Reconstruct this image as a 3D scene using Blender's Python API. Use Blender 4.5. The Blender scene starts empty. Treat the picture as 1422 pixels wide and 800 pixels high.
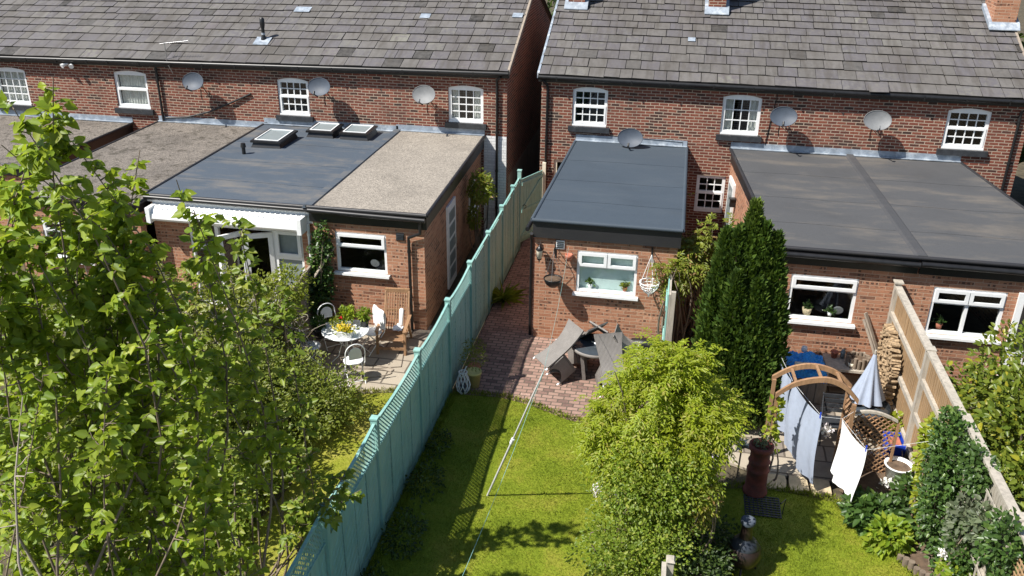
import bpy, math, random
import numpy as np
from mathutils import Vector, Matrix
from mathutils.geometry import tessellate_polygon
R = math.radians
rng = random.Random(7)
scene = bpy.context.scene
COL = scene.collection
ORG = {}                                   # world origin of every built object

# ------------------------------------------------------------------ materials
def newmat(name):
    m = bpy.data.materials.new(name); m.use_nodes = True
    nt = m.node_tree; nt.nodes.clear()
    out = nt.nodes.new('ShaderNodeOutputMaterial')
    p = nt.nodes.new('ShaderNodeBsdfPrincipled')
    nt.links.new(p.outputs[0], out.inputs[0])
    return m, nt, p, out
def N(nt, t, **kw):
    n = nt.nodes.new(t)
    for k, v in kw.items():
        if k in n.inputs: n.inputs[k].default_value = v
        else: setattr(n, k, v)
    return n
def L(nt, a, b): nt.links.new(a, b)
def c4(c): return (c[0], c[1], c[2], 1)
def ramp(nt, fac, stops):
    r = nt.nodes.new('ShaderNodeValToRGB')
    e = r.color_ramp.elements
    while len(e) < len(stops): e.new(0.5)
    for el, (p, c) in zip(e, stops):
        el.position = p; el.color = c4(c)
    L(nt, fac, r.inputs[0]); return r.outputs[0]
def mixc(nt, fac, a, b, bt='MIX'):
    m = nt.nodes.new('ShaderNodeMix'); m.data_type = 'RGBA'; m.blend_type = bt
    for i, v in ((0, fac), (6, a), (7, b)):
        if isinstance(v, (int, float)): m.inputs[i].default_value = v
        elif isinstance(v, tuple): m.inputs[i].default_value = c4(v)
        else: L(nt, v, m.inputs[i])
    return m.outputs[2]
def mth(nt, op, a, b=0.0):
    m = nt.nodes.new('ShaderNodeMath'); m.operation = op
    for i, v in ((0, a), (1, b)):
        if isinstance(v, (int, float)): m.inputs[i].default_value = v
        else: L(nt, v, m.inputs[i])
    return m.outputs[0]
def pos(nt): return nt.nodes.new('ShaderNodeNewGeometry').outputs['Position']
def vmul(nt, v, s):
    m = nt.nodes.new('ShaderNodeVectorMath'); m.operation = 'MULTIPLY'
    L(nt, v, m.inputs[0]); m.inputs[1].default_value = s; return m.outputs[0]
def noise(nt, v, scale, detail=4, rough=.55):
    n = N(nt, 'ShaderNodeTexNoise', Scale=scale, Detail=detail, Roughness=rough)
    L(nt, v, n.inputs['Vector']); return n.outputs[0]
def bump(nt, p, h, strength=.4, dist=.01):
    b = N(nt, 'ShaderNodeBump', Strength=strength, Distance=dist)
    L(nt, h, b.inputs['Height']); L(nt, b.outputs[0], p.inputs['Normal'])
MATS = {}
def plain(name, c, rough=.6, var=.18, scale=9, metal=0, bmp=0, dirt=None):
    if name in MATS: return MATS[name]
    m, nt, p, _ = newmat(name)
    P = pos(nt); n = noise(nt, P, scale, 5)
    lo = tuple(x * (1 - var) for x in c); hi = tuple(min(1, x * (1 + var)) for x in c)
    col = ramp(nt, n, [(.3, lo), (.7, hi)])
    if dirt:
        n2 = noise(nt, P, dirt[1], 6, .65)
        col = mixc(nt, ramp(nt, n2, [(dirt[2], (0,0,0)), (min(1, dirt[2] + .2), (1,1,1))]), col, dirt[0])
    L(nt, col, p.inputs['Base Color'])
    p.inputs['Roughness'].default_value = rough; p.inputs['Metallic'].default_value = metal
    if bmp: bump(nt, p, noise(nt, P, scale * 6, 4), bmp)
    MATS[name] = m; return m

def wood(name, c, rough=.75, stretch=(1, 1, 12)):
    if name in MATS: return MATS[name]
    m, nt, p, _ = newmat(name)
    P = pos(nt)
    n = noise(nt, vmul(nt, P, stretch), 3.2, 6, .6); n2 = noise(nt, P, 1.3, 3)
    col = ramp(nt, n, [(.28, tuple(x * .62 for x in c)), (.5, c), (.75, tuple(min(1, x * 1.25) for x in c))])
    col = mixc(nt, ramp(nt, n2, [(.35, (0, 0, 0)), (.7, (.45, .45, .45))]), col, tuple(x * .6 for x in c))
    L(nt, col, p.inputs['Base Color']); p.inputs['Roughness'].default_value = rough
    bump(nt, p, n, .3, .006); MATS[name] = m; return m

def brick(name, c1, c2, dark, mortar, dfrac=.2, spots=0.0, bw=.225, bh=.075, ms=.011, ground=False, stain=(.12,.09,.07), grime=.35):
    m, nt, p, _ = newmat(name)
    P = pos(nt)
    s = nt.nodes.new('ShaderNodeSeparateXYZ'); L(nt, P, s.inputs[0])
    cb = nt.nodes.new('ShaderNodeCombineXYZ')
    if ground: L(nt, s.outputs[0], cb.inputs[0]); L(nt, s.outputs[1], cb.inputs[1])
    else:
        L(nt, mth(nt, 'ADD', s.outputs[0], s.outputs[1]), cb.inputs[0]); L(nt, s.outputs[2], cb.inputs[1])
    V = cb.outputs[0]
    # hand-laid wobble of the courses
    wob = N(nt, 'ShaderNodeTexNoise', Scale=1.7, Detail=2.0); L(nt, P, wob.inputs['Vector'])
    wv = nt.nodes.new('ShaderNodeVectorMath'); wv.operation = 'MULTIPLY_ADD'
    L(nt, wob.outputs['Color'], wv.inputs[0]); wv.inputs[1].default_value = (.04, .03, 0); L(nt, V, wv.inputs[2])
    V = wv.outputs[0]
    def bt(w, h, mort, a, b, off=.5):
        t = N(nt, 'ShaderNodeTexBrick', Scale=1.0)
        t.inputs['Brick Width'].default_value = w; t.inputs['Row Height'].default_value = h
        t.inputs['Mortar Size'].default_value = mort; t.inputs['Mortar Smooth'].default_value = .25
        t.inputs['Color1'].default_value = c4(a); t.inputs['Color2'].default_value = c4(b)
        t.inputs['Mortar'].default_value = (0, 0, 0, 1); t.offset = off
        L(nt, V, t.inputs['Vector']); return t
    t = bt(bw, bh, ms, (0, 0, 0), (1, 1, 1))
    big = noise(nt, P, .55, 4, .6); fine = noise(nt, P, 24, 4, .6)
    v = mth(nt, 'ADD', mth(nt, 'MULTIPLY', t.outputs['Color'], .8), mth(nt, 'MULTIPLY', mth(nt, 'SUBTRACT', fine, .5), .45))
    v = mth(nt, 'ADD', v, mth(nt, 'MULTIPLY', mth(nt, 'SUBTRACT', big, .5), .55))
    col = ramp(nt, v, [(0.0, dark), (dfrac, c1), (.5, c2), (.78, c1), (.93, tuple(min(1, x * 1.25 + .03) for x in c2))])
    if spots:
        t2 = bt(.092, bh, .02, (0, 0, 0), (1, 1, 1), .0)
        msk = noise(nt, vmul(nt, P, (1, 1, 3.6)), 2.6, 2, .5)
        thr = 1 - spots
        k = ramp(nt, msk, [(.52, (0, 0, 0)), (.545, (1, 1, 1))])
        k2 = mth(nt, 'MULTIPLY', k, mth(nt, 'SUBTRACT', 1.0, t2.outputs['Fac']))
        k2 = mth(nt, 'MULTIPLY', k2, ramp(nt, t2.outputs['Color'], [(.35, (0, 0, 0)), (.5, (.85, .85, .85))]))
        col = mixc(nt, k2, col, (.05, .03, .022))
    mc = mixc(nt, fine, tuple(x * .75 for x in mortar), tuple(min(1, x * 1.2) for x in mortar))
    col = mixc(nt, t.outputs['Fac'], col, mc)
    gr = noise(nt, P, .9, 6, .7)
    col = mixc(nt, ramp(nt, gr, [(.52, (0, 0, 0)), (.75, (grime, grime, grime))]), col, stain)
    L(nt, col, p.inputs['Base Color']); p.inputs['Roughness'].default_value = .88
    h = mth(nt, 'ADD', mth(nt, 'MULTIPLY', t.outputs['Fac'], -1.0), mth(nt, 'MULTIPLY', fine, .5))
    bump(nt, p, h, .6, .008)
    MATS[name] = m; return m

def slate():
    m, nt, p, _ = newmat('slate'); P = pos(nt)
    a = N(nt, 'ShaderNodeAttribute'); a.attribute_name = 'rnd'
    n = noise(nt, P, 7, 6, .65); b = noise(nt, P, .6, 4, .6)
    v = mth(nt, 'ADD', a.outputs['Fac'], mth(nt, 'MULTIPLY', mth(nt, 'SUBTRACT', n, .5), .5))
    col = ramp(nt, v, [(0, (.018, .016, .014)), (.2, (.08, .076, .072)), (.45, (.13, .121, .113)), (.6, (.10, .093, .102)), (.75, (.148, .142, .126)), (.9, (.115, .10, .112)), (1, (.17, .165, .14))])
    col = mixc(nt, ramp(nt, b, [(.45, (0, 0, 0)), (.68, (.55, .55, .55))]), col, (.075, .066, .058))
    n3 = noise(nt, vmul(nt, P, (3, .5, .5)), 2.2, 4)
    col = mixc(nt, ramp(nt, n3, [(.46, (0, 0, 0)), (.7, (.6, .6, .6))]), col, (.06, .052, .043))
    lich = noise(nt, P, 13, 6, .75)
    col = mixc(nt, ramp(nt, lich, [(.62, (0, 0, 0)), (.72, (.5, .5, .5))]), col, (.21, .205, .16))
    L(nt, col, p.inputs['Base Color']); p.inputs['Roughness'].default_value = .72
    bump(nt, p, n, .35, .006); MATS['slate'] = m; return m

def felt(name, c, stain, amount=.5, rough=.75, lines=True):
    m, nt, p, _ = newmat(name); P = pos(nt)
    n = noise(nt, P, 90, 3, .7); b = noise(nt, vmul(nt, P, (.42, 1.3, 1)), 1.25, 9, .7)
    col = ramp(nt, n, [(.3, tuple(x * .72 for x in c)), (.7, tuple(x * 1.25 for x in c))])
    col = mixc(nt, ramp(nt, b, [(.48, (0, 0, 0)), (.72, (amount, amount, amount))]), col, stain)
    b2 = noise(nt, vmul(nt, P, (.8, .8, 1)), .9, 5, .6)
    col = mixc(nt, ramp(nt, b2, [(.5, (0, 0, 0)), (.7, (.5, .5, .5))]), col, tuple(x * .7 for x in c))
    L(nt, col, p.inputs['Base Color']); p.inputs['Roughness'].default_value = rough
    bump(nt, p, mth(nt, 'ADD', mth(nt, 'MULTIPLY', n, .25), mth(nt, 'MULTIPLY', b, 2.0)), .4, .01); MATS[name] = m; return m

def gravel(name, a, b, moss=None):
    m, nt, p, _ = newmat(name); P = pos(nt)
    v = N(nt, 'ShaderNodeTexVoronoi', Scale=42.0); L(nt, P, v.inputs['Vector'])
    s = nt.nodes.new('ShaderNodeSeparateColor'); L(nt, v.outputs['Color'], s.inputs[0])
    col = ramp(nt, s.outputs[0], [(0, a), (.5, tuple((x + y) / 2 for x, y in zip(a, b))), (1, b)])
    big = noise(nt, P, .9, 5, .6)
    col = mixc(nt, ramp(nt, big, [(.45, (0, 0, 0)), (.7, (.45, .45, .45))]), col, tuple(x * .75 for x in a))
    if moss:
        k = noise(nt, P, 3.5, 6, .75)
        col = mixc(nt, ramp(nt, k, [(.52, (0, 0, 0)), (.62, (.8, .8, .8))]), col, moss)
    L(nt, col, p.inputs['Base Color']); p.inputs['Roughness'].default_value = .9
    bump(nt, p, v.outputs['Distance'], .8, .015); MATS[name] = m; return m

def leafmat(name, c1, c2, c3=None, trans=.32, rough=.42, big=None):
    m, nt, p, out = newmat(name); P = pos(nt)
    a = N(nt, 'ShaderNodeAttribute'); a.attribute_name = 'rnd'
    st = [(.1, c1), (.85, c2)]
    if c3: st.append((.95, c3))
    col = ramp(nt, a.outputs['Fac'], st)
    b = noise(nt, P, 1.9, 4)
    col = mixc(nt, ramp(nt, b, [(.42, (0, 0, 0)), (.66, (.6, .6, .6))]), col, (c1[0] * .95, c1[1] * .75, c1[2]))
    L(nt, col, p.inputs['Base Color']); p.inputs['Roughness'].default_value = rough
    p.inputs['Specular IOR Level'].default_value = .35
    t = nt.nodes.new('ShaderNodeBsdfTranslucent')
    L(nt, mixc(nt, .6, col, tuple(min(1, x * y) for x, y in zip(c2, (1.5, 1.5, .7)))), t.inputs[0])
    mx = nt.nodes.new('ShaderNodeMixShader'); mx.inputs[0].default_value = trans
    L(nt, p.outputs[0], mx.inputs[1]); L(nt, t.outputs[0], mx.inputs[2]); L(nt, mx.outputs[0], out.inputs[0])
    MATS[name] = m; return m

def glassmat():
    m, nt, p, out = newmat('window_glass')
    g = N(nt, 'ShaderNodeBsdfGlossy', Roughness=.03); t = nt.nodes.new('ShaderNodeBsdfTransparent')
    t.inputs[0].default_value = (.96, .98, .98, 1)
    f = N(nt, 'ShaderNodeLayerWeight', Blend=.5)
    mx = nt.nodes.new('ShaderNodeMixShader'); L(nt, mth(nt, 'ADD', mth(nt, 'MULTIPLY', mth(nt, 'POWER', f.outputs['Facing'], 5.0), .7), .045), mx.inputs[0])
    L(nt, t.outputs[0], mx.inputs[1]); L(nt, g.outputs[0], mx.inputs[2]); L(nt, mx.outputs[0], out.inputs[0])
    MATS['glass'] = m; return m

def grassmat(name, a, b, c):
    m, nt, p, out = newmat(name); P = pos(nt)
    n = noise(nt, P, 1.3, 5, .65); f = noise(nt, P, 28, 4, .7)
    v = mth(nt, 'ADD', n, mth(nt, 'MULTIPLY', mth(nt, 'SUBTRACT', f, .5), .5))
    col = ramp(nt, v, [(.32, a), (.5, b), (.68, c)])
    at = N(nt, 'ShaderNodeAttribute'); at.attribute_name = 'rnd'
    col = mixc(nt, mth(nt, 'MULTIPLY', at.outputs['Fac'], .35), col, tuple(x * .55 for x in a))
    L(nt, col, p.inputs['Base Color']); p.inputs['Roughness'].default_value = .6
    p.inputs['Specular IOR Level'].default_value = .25
    bump(nt, p, f, .5, .02)
    t = nt.nodes.new('ShaderNodeBsdfTranslucent'); L(nt, col, t.inputs[0])
    mx = nt.nodes.new('ShaderNodeMixShader'); mx.inputs[0].default_value = .2
    L(nt, p.outputs[0], mx.inputs[1]); L(nt, t.outputs[0], mx.inputs[2]); L(nt, mx.outputs[0], out.inputs[0])
    MATS[name] = m; return m

brick('old_brick', (.14, .036, .022), (.21, .064, .037), (.042, .022, .017), (.40, .315, .24), .22, bw=.235, bh=.079, ms=.0105, grime=.62, stain=(.045, .03, .025))
brick('extension_brick', (.33, .145, .08), (.42, .205, .12), (.19, .085, .05), (.46, .32, .225), .14, spots=.4, bw=.29, bh=.079, ms=.0065, grime=.3)
brick('block_paving', (.27, .165, .13), (.34, .22, .175), (.15, .09, .075), (.10, .08, .06), .2, bw=.22, bh=.12, ms=.012, ground=True, grime=.3)
brick('slab_paving', (.30, .255, .2), (.37, .32, .25), (.2, .17, .14), (.11, .09, .07), .15, bw=.72, bh=.5, ms=.02, ground=True, grime=.5)
brick('white_brick', (.74, .74, .73), (.8, .8, .79), (.6, .6, .6), (.62, .62, .62), .1, bw=.235, bh=.079, ms=.0105, stain=(.5, .48, .43))
slate()
felt('felt_blue', (.045, .062, .082), (.075, .09, .105), .4)
felt('felt_grey', (.062, .08, .104), (.23, .195, .15), .6)
felt('felt_brown', (.07, .071, .074), (.165, .142, .115), .75)
felt('felt_seam', (.052, .053, .057), (.10, .09, .085), .4)
felt('felt_black', (.022, .022, .025), (.05, .045, .042), .6, .5)
gravel('gravel_tan', (.18, .16, .135), (.385, .34, .285))
gravel('gravel_mossy', (.085, .075, .065), (.26, .225, .19), (.045, .038, .026))
glassmat()
plain('upvc', (.80, .81, .81), .35, .04)
plain('cream_paint', (.72, .66, .52), .5, .08)
plain('black_plastic', (.012, .012, .013), .38, .3)
plain('dark_paint', (.03, .033, .038), .5, .3, dirt=((.12, .12, .12), 5, .6))
plain('lead', (.25, .29, .34), .45, .25, 6, dirt=((.48, .52, .56), 4, .5), bmp=.2)
plain('dish_grey', (.055, .07, .095), .6, .1)
plain('dish_pale', (.17, .175, .18), .6, .1)
plain('steel', (.5, .5, .5), .35, .1, metal=.8)
plain('curtain', (.55, .54, .5), .9, .15)
plain('blind_mint', (.58, .71, .68), .8, .06)
plain('frosted', (.21, .25, .26), .3, .1)
plain('terracotta', (.42, .14, .085), .75, .2)
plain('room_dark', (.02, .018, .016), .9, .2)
def teal(name, c):
    m, nt, p, _ = newmat(name); P = pos(nt)
    n = noise(nt, vmul(nt, P, (3, 3, .5)), 4, 6, .65); f = noise(nt, P, .9, 5, .6); g = noise(nt, P, 5, 6, .7)
    col = ramp(nt, n, [(.3, tuple(x * .78 for x in c)), (.55, c), (.75, tuple(min(1, x * 1.15) for x in c))])
    col = mixc(nt, ramp(nt, f, [(.42, (0, 0, 0)), (.65, (.6, .6, .6))]), col, (c[0] * 1.35 + .04, c[1] * 1.12 + .03, c[2] * 1.05 + .03))
    s = nt.nodes.new('ShaderNodeSeparateXYZ'); L(nt, P, s.inputs[0])
    low = ramp(nt, mth(nt, 'ADD', s.outputs[2], mth(nt, 'MULTIPLY', g, .55)), [(.32, (.75, .75, .75)), (.62, (0, 0, 0))])
    col = mixc(nt, low, col, (.07, .13, .075))
    col = mixc(nt, ramp(nt, g, [(.62, (0, 0, 0)), (.7, (.7, .7, .7))]), col, (.30, .33, .28))
    L(nt, col, p.inputs['Base Color']); p.inputs['Roughness'].default_value = .65; bump(nt, p, n, .35, .006); MATS[name] = m
teal('teal_paint', (.215, .43, .40))
wood('teal_dark', (.17, .33, .31), .65, (1, 1, .4))
wood('teal_gap_shade', (.03, .085, .085), .8)
wood('new_wood', (.33, .19, .10), .7, (6, 6, 1))
wood('old_wood', (.30, .25, .2), .85, (8, 2, 1))
wood('fence_tan', (.36, .235, .125), .8, (3, 7, .5))
wood('grey_wood', (.42, .38, .32), .85, (5, 5, 1))
wood('bark', (.20, .155, .115), .9, (4, 4, 1))
plain('pale_bark', (.34, .29, .24), .85, .35, 6)
plain('white_metal', (.78, .79, .79), .4, .05)
plain('white_cloth', (.82, .83, .84), .85, .03)
plain('blue_cloth', (.33, .38, .48), .85, .06)
plain('soil', (.105, .07, .045), .95, .4, 7, bmp=.9)
plain('earth', (.075, .06, .035), .95, .45, 5, bmp=.9)
plain('yellow_pot', (.62, .56, .22), .5, .08)
plain('blue_plastic', (.015, .06, .5), .4, .1)
plain('tarp_blue', (.03, .33, .78), .45, .25, 12, bmp=.6)
plain('stone', (.56, .45, .29), .9, .25, 6, bmp=.6)
plain('ceramic', (.028, .034, .046), .38, .25)
plain('brown_glaze', (.022, .013, .011), .42, .35)
grassmat('lawn', (.15, .205, .013), (.215, .27, .02), (.30, .30, .04))
grassmat('lawn_yellow', (.22, .265, .02), (.31, .32, .04), (.42, .38, .09))

# ------------------------------------------------------------------ mesh building
class MB:
    def __init__(s): s.v = []; s.f = []; s.sm = []
    def add(s, vs, fs, smooth=False):
        o = len(s.v); s.v += [tuple(v) for v in vs]
        s.f += [tuple(i + o for i in f) for f in fs]; s.sm += [smooth] * len(fs); return s
    def hexa(s, p):                       # p: 8 points, bottom 4 ccw then top 4
        return s.add(p, [(3, 2, 1, 0), (4, 5, 6, 7), (0, 1, 5, 4), (1, 2, 6, 5), (2, 3, 7, 6), (3, 0, 4, 7)])
    def box(s, x0, x1, y0, y1, z0, z1):
        return s.hexa([(x0, y0, z0), (x1, y0, z0), (x1, y1, z0), (x0, y1, z0), (x0, y0, z1), (x1, y0, z1), (x1, y1, z1), (x0, y1, z1)])
    def bar(s, a, b, w, h=None, up=(0, 0, 1)):   # rectangular bar from a to b
        h = h or w; a = Vector(a); b = Vector(b); d = (b - a).normalized(); u = Vector(up)
        if abs(d.dot(u)) > .98: u = Vector((0, 1, 0))
        sd = d.cross(u).normalized() * (w / 2); u2 = sd.cross(d).normalized() * (h / 2)
        return s.hexa([a - sd - u2, a + sd - u2, b + sd - u2, b - sd - u2, a - sd + u2, a + sd + u2, b + sd + u2, b - sd + u2])
    def tube(s, pts, r, n=6, cap=True):
        pts = [Vector(p) for p in pts]; k = len(pts)
        rs = r if isinstance(r, (list, tuple)) else [r] * k
        vs = []; u = None
        for i, p in enumerate(pts):
            d = (pts[min(i + 1, k - 1)] - pts[max(i - 1, 0)])
            d = d.normalized() if d.length > 1e-9 else Vector((0, 0, 1))
            if u is None: u = d.orthogonal().normalized()
            else:
                u = (u - d * u.dot(d)); u = u.normalized() if u.length > 1e-6 else d.orthogonal().normalized()
            w = d.cross(u)
            for j in range(n):
                a = 2 * math.pi * j / n; vs.append(p + (u * math.cos(a) + w * math.sin(a)) * rs[i])
        fs = [(i * n + j, i * n + (j + 1) % n, (i + 1) * n + (j + 1) % n, (i + 1) * n + j) for i in range(k - 1) for j in range(n)]
        s.add(vs, fs, True)
        if cap: s.add(vs[:n], [tuple(range(n))[::-1]]); s.add(vs[-n:], [tuple(range(n))])
        return s
    def lathe(s, prof, c=(0, 0, 0), n=20, sq=1.0):
        vs = []; fs = []
        for (r, z) in prof:
            for j in range(n):
                a = 2 * math.pi * j / n; vs.append((c[0] + r * math.cos(a), c[1] + r * math.sin(a) * sq, c[2] + z))
        for i in range(len(prof) - 1):
            for j in range(n): fs.append((i * n + j, i * n + (j + 1) % n, (i + 1) * n + (j + 1) % n, (i + 1) * n + j))
        return s.add(vs, fs, True)
    def sphere(s, c, r, n=10, sc=(1, 1, 1)):
        vs = []; fs = []; m = n // 2 + 1
        for i in range(m + 1):
            t = math.pi * i / m
            for j in range(n):
                a = 2 * math.pi * j / n
                vs.append((c[0] + r * sc[0] * math.sin(t) * math.cos(a), c[1] + r * sc[1] * math.sin(t) * math.sin(a), c[2] + r * sc[2] * math.cos(t)))
        for i in range(m):
            for j in range(n): fs.append((i * n + j, (i + 1) * n + j, (i + 1) * n + (j + 1) % n, i * n + (j + 1) % n))
        return s.add(vs, fs, True)
    def grid(s, fn, nu, nv, smooth=True):
        vs = [fn(i / nu, j / nv) for j in range(nv + 1) for i in range(nu + 1)]
        fs = [(j * (nu + 1) + i, j * (nu + 1) + i + 1, (j + 1) * (nu + 1) + i + 1, (j + 1) * (nu + 1) + i) for j in range(nv) for i in range(nu)]
        return s.add(vs, fs, smooth)
    def poly(s, pts, z0, z1):             # extruded xy polygon (ccw)
        n = len(pts); vs = [(p[0], p[1], z0) for p in pts] + [(p[0], p[1], z1) for p in pts]
        tri = tessellate_polygon([[Vector((p[0], p[1], 0)) for p in pts]])
        fs = []
        for t in tri:
            a, b, c = [pts[i] for i in t]
            if (b[0] - a[0]) * (c[1] - a[1]) - (b[1] - a[1]) * (c[0] - a[0]) < 0: t = t[::-1]
            fs.append(tuple(i + n for i in t)); fs.append(tuple(t[::-1]))
        fs += [(i, (i + 1) % n, n + (i + 1) % n, n + i) for i in range(n)]
        return s.add(vs, fs)
    def panel(s, fr, outer, holes, w0, w1):   # plate with holes in a wall frame, from depth w0 (inner) to w1 (outer)
        loops = [outer] + list(holes); flat = [q for l in loops for q in l]; n = len(flat)
        tri = tessellate_polygon([[Vector((q[0], q[1], 0)) for q in l] for l in loops])
        vs = [fr(q[0], q[1], w1) for q in flat] + [fr(q[0], q[1], w0) for q in flat]; fs = []
        for t in tri:
            a, b, c = [flat[i] for i in t]
            if (b[0] - a[0]) * (c[1] - a[1]) - (b[1] - a[1]) * (c[0] - a[0]) < 0: t = t[::-1]
            fs.append(tuple(t)); fs.append(tuple(i + n for i in t[::-1]))
        o = 0
        for k, l in enumerate(loops):
            m = len(l); ar = sum(l[i][0] * l[(i + 1) % m][1] - l[(i + 1) % m][0] * l[i][1] for i in range(m))
            for i in range(m):
                a, b = o + i, o + (i + 1) % m
                q = (b, a, n + a, n + b)
                if (ar > 0) == (k > 0): q = q[::-1]
                fs.append(q)
            o += m
        return s.add(vs, fs)
    def fbox(s, fr, u0, u1, v0, v1, w0, w1):
        return s.hexa([fr(u0, v0, w1), fr(u1, v0, w1), fr(u1, v0, w0), fr(u0, v0, w0), fr(u0, v1, w1), fr(u1, v1, w1), fr(u1, v1, w0), fr(u0, v1, w0)])
    def build(s, name, mat, parent=None, origin=None, attr=None):
        if parent is not None: o0 = ORG[parent.name]
        elif origin is not None: o0 = Vector(origin)
        else:
            a = np.array([tuple(v) for v in s.v]); o0 = Vector((a[:, 0].mean(), a[:, 1].mean(), a[:, 2].min()))
        me = bpy.data.meshes.new(name)
        me.from_pydata([(v[0] - o0[0], v[1] - o0[1], v[2] - o0[2]) for v in s.v], [], s.f)
        me.polygons.foreach_set('use_smooth', s.sm)
        if attr is not None:
            at = me.attributes.new('rnd', 'FLOAT', 'FACE'); at.data.foreach_set('value', attr)
        me.materials.append(MATS[mat] if isinstance(mat, str) else mat)
        me.update()
        return link(name, me, parent, o0)
def link(name, me, parent, o0):
    o = bpy.data.objects.new(name, me); COL.objects.link(o)
    if parent is None: o.location = o0
    else: o.parent = parent
    ORG[o.name] = Vector(o0); return o
def tag(o, label, cat, group=None):
    o['label'] = label; o['category'] = cat
    if group: o['group'] = group
    return o
def thing(name, loc, label, cat, group=None):
    o = bpy.data.objects.new(name, None); COL.objects.link(o); o.location = loc; o.empty_display_size = .2
    ORG[o.name] = Vector(loc); return tag(o, label, cat, group)
def struct(o): o['kind'] = 'structure'; return o
def dup(root, loc, rot, label, group=None, tilt=None):
    r = root.copy(); COL.objects.link(r); r.location = loc; r['label'] = label
    r.rotation_euler = tilt if tilt else (0, 0, rot)
    if group: r['group'] = group
    ORG[r.name] = Vector(loc)
    for ch in list(root.children):
        c = ch.copy(); COL.objects.link(c); c.parent = r
        for g in list(ch.children):
            d = g.copy(); COL.objects.link(d); d.parent = c
    return r
def frame(p0, p1):
    d = Vector((p1[0] - p0[0], p1[1] - p0[1])); ln = d.length; d /= ln; n = (d.y, -d.x)
    def f(u, v, w=0.0): return (p0[0] + d.x * u + n[0] * w, p0[1] + d.y * u + n[1] * w, v)
    return f, ln
def rect(u0, u1, v0, v1): return [(u0, v0), (u1, v0), (u1, v1), (u0, v1)]

# ------------------------------------------------------------------ foliage
def leafmesh(name, P, D, Nn, Ln, wr, mat, parent, shape='oval', fold=.18, droop=.15, seed=0, origin=None):
    P, D, Nn, Ln = [np.asarray(a, float) for a in (P, D, Nn, Ln)]
    D = D / np.linalg.norm(D, axis=1, keepdims=True)
    S = np.cross(D, Nn); S /= np.linalg.norm(S, axis=1, keepdims=True) + 1e-9
    U = np.cross(S, D); n = len(P); l = Ln[:, None]; w = l * wr
    if shape == 'kite':
        V = np.stack([P, P + D * l * .45 + S * w * .5 + U * w * fold, P + D * l - U * l * droop, P + D * l * .45 - S * w * .5 + U * w * fold], 1)
        T = np.array([[0, 1, 2], [0, 2, 3]])
    else:
        V = np.stack([P, P + D * l * .28 + S * w * .5 + U * w * fold, P + D * l * .65 + S * w * .38 + U * (w * fold - l * droop * .4),
                      P + D * l - U * l * droop, P + D * l * .65 - S * w * .38 + U * (w * fold - l * droop * .4), P + D * l * .28 - S * w * .5 + U * w * fold], 1)
        T = np.array([[0, 1, 2, 3], [0, 3, 4, 5]])
    k = V.shape[1]; F = (T[None] + (np.arange(n) * k)[:, None, None]).reshape(-1, T.shape[1])
    o0 = ORG[parent.name] if parent is not None else Vector(origin)
    V = V.reshape(-1, 3) - np.array(o0)
    me = bpy.data.meshes.new(name); me.vertices.add(len(V)); me.vertices.foreach_set('co', V.ravel().astype(np.float32))
    me.loops.add(F.size); me.loops.foreach_set('vertex_index', F.ravel().astype(np.int32))
    me.polygons.add(len(F)); me.polygons.foreach_set('loop_start', (np.arange(len(F)) * T.shape[1]).astype(np.int32))
    try: me.polygons.foreach_set('loop_total', np.full(len(F), T.shape[1], np.int32))
    except Exception: pass
    r = np.random.default_rng(seed).random(n)
    at = me.attributes.new('rnd', 'FLOAT', 'POINT'); at.data.foreach_set('value', np.repeat(r, k).astype(np.float32))
    me.materials.append(MATS[mat]); me.update(calc_edges=True); me.validate()
    return link(name, me, parent, o0)

def curve_pts(a, b, bend, n, rg):
    a = np.array(a, float); b = np.array(b, float); t = np.linspace(0, 1, n)[:, None]
    off = rg.normal(0, bend, 3) * np.array([1, 1, .4]); off2 = rg.normal(0, bend * .5, 3)
    return a + (b - a) * t + off * np.sin(np.pi * t) + off2 * np.sin(2 * np.pi * t)

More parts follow.
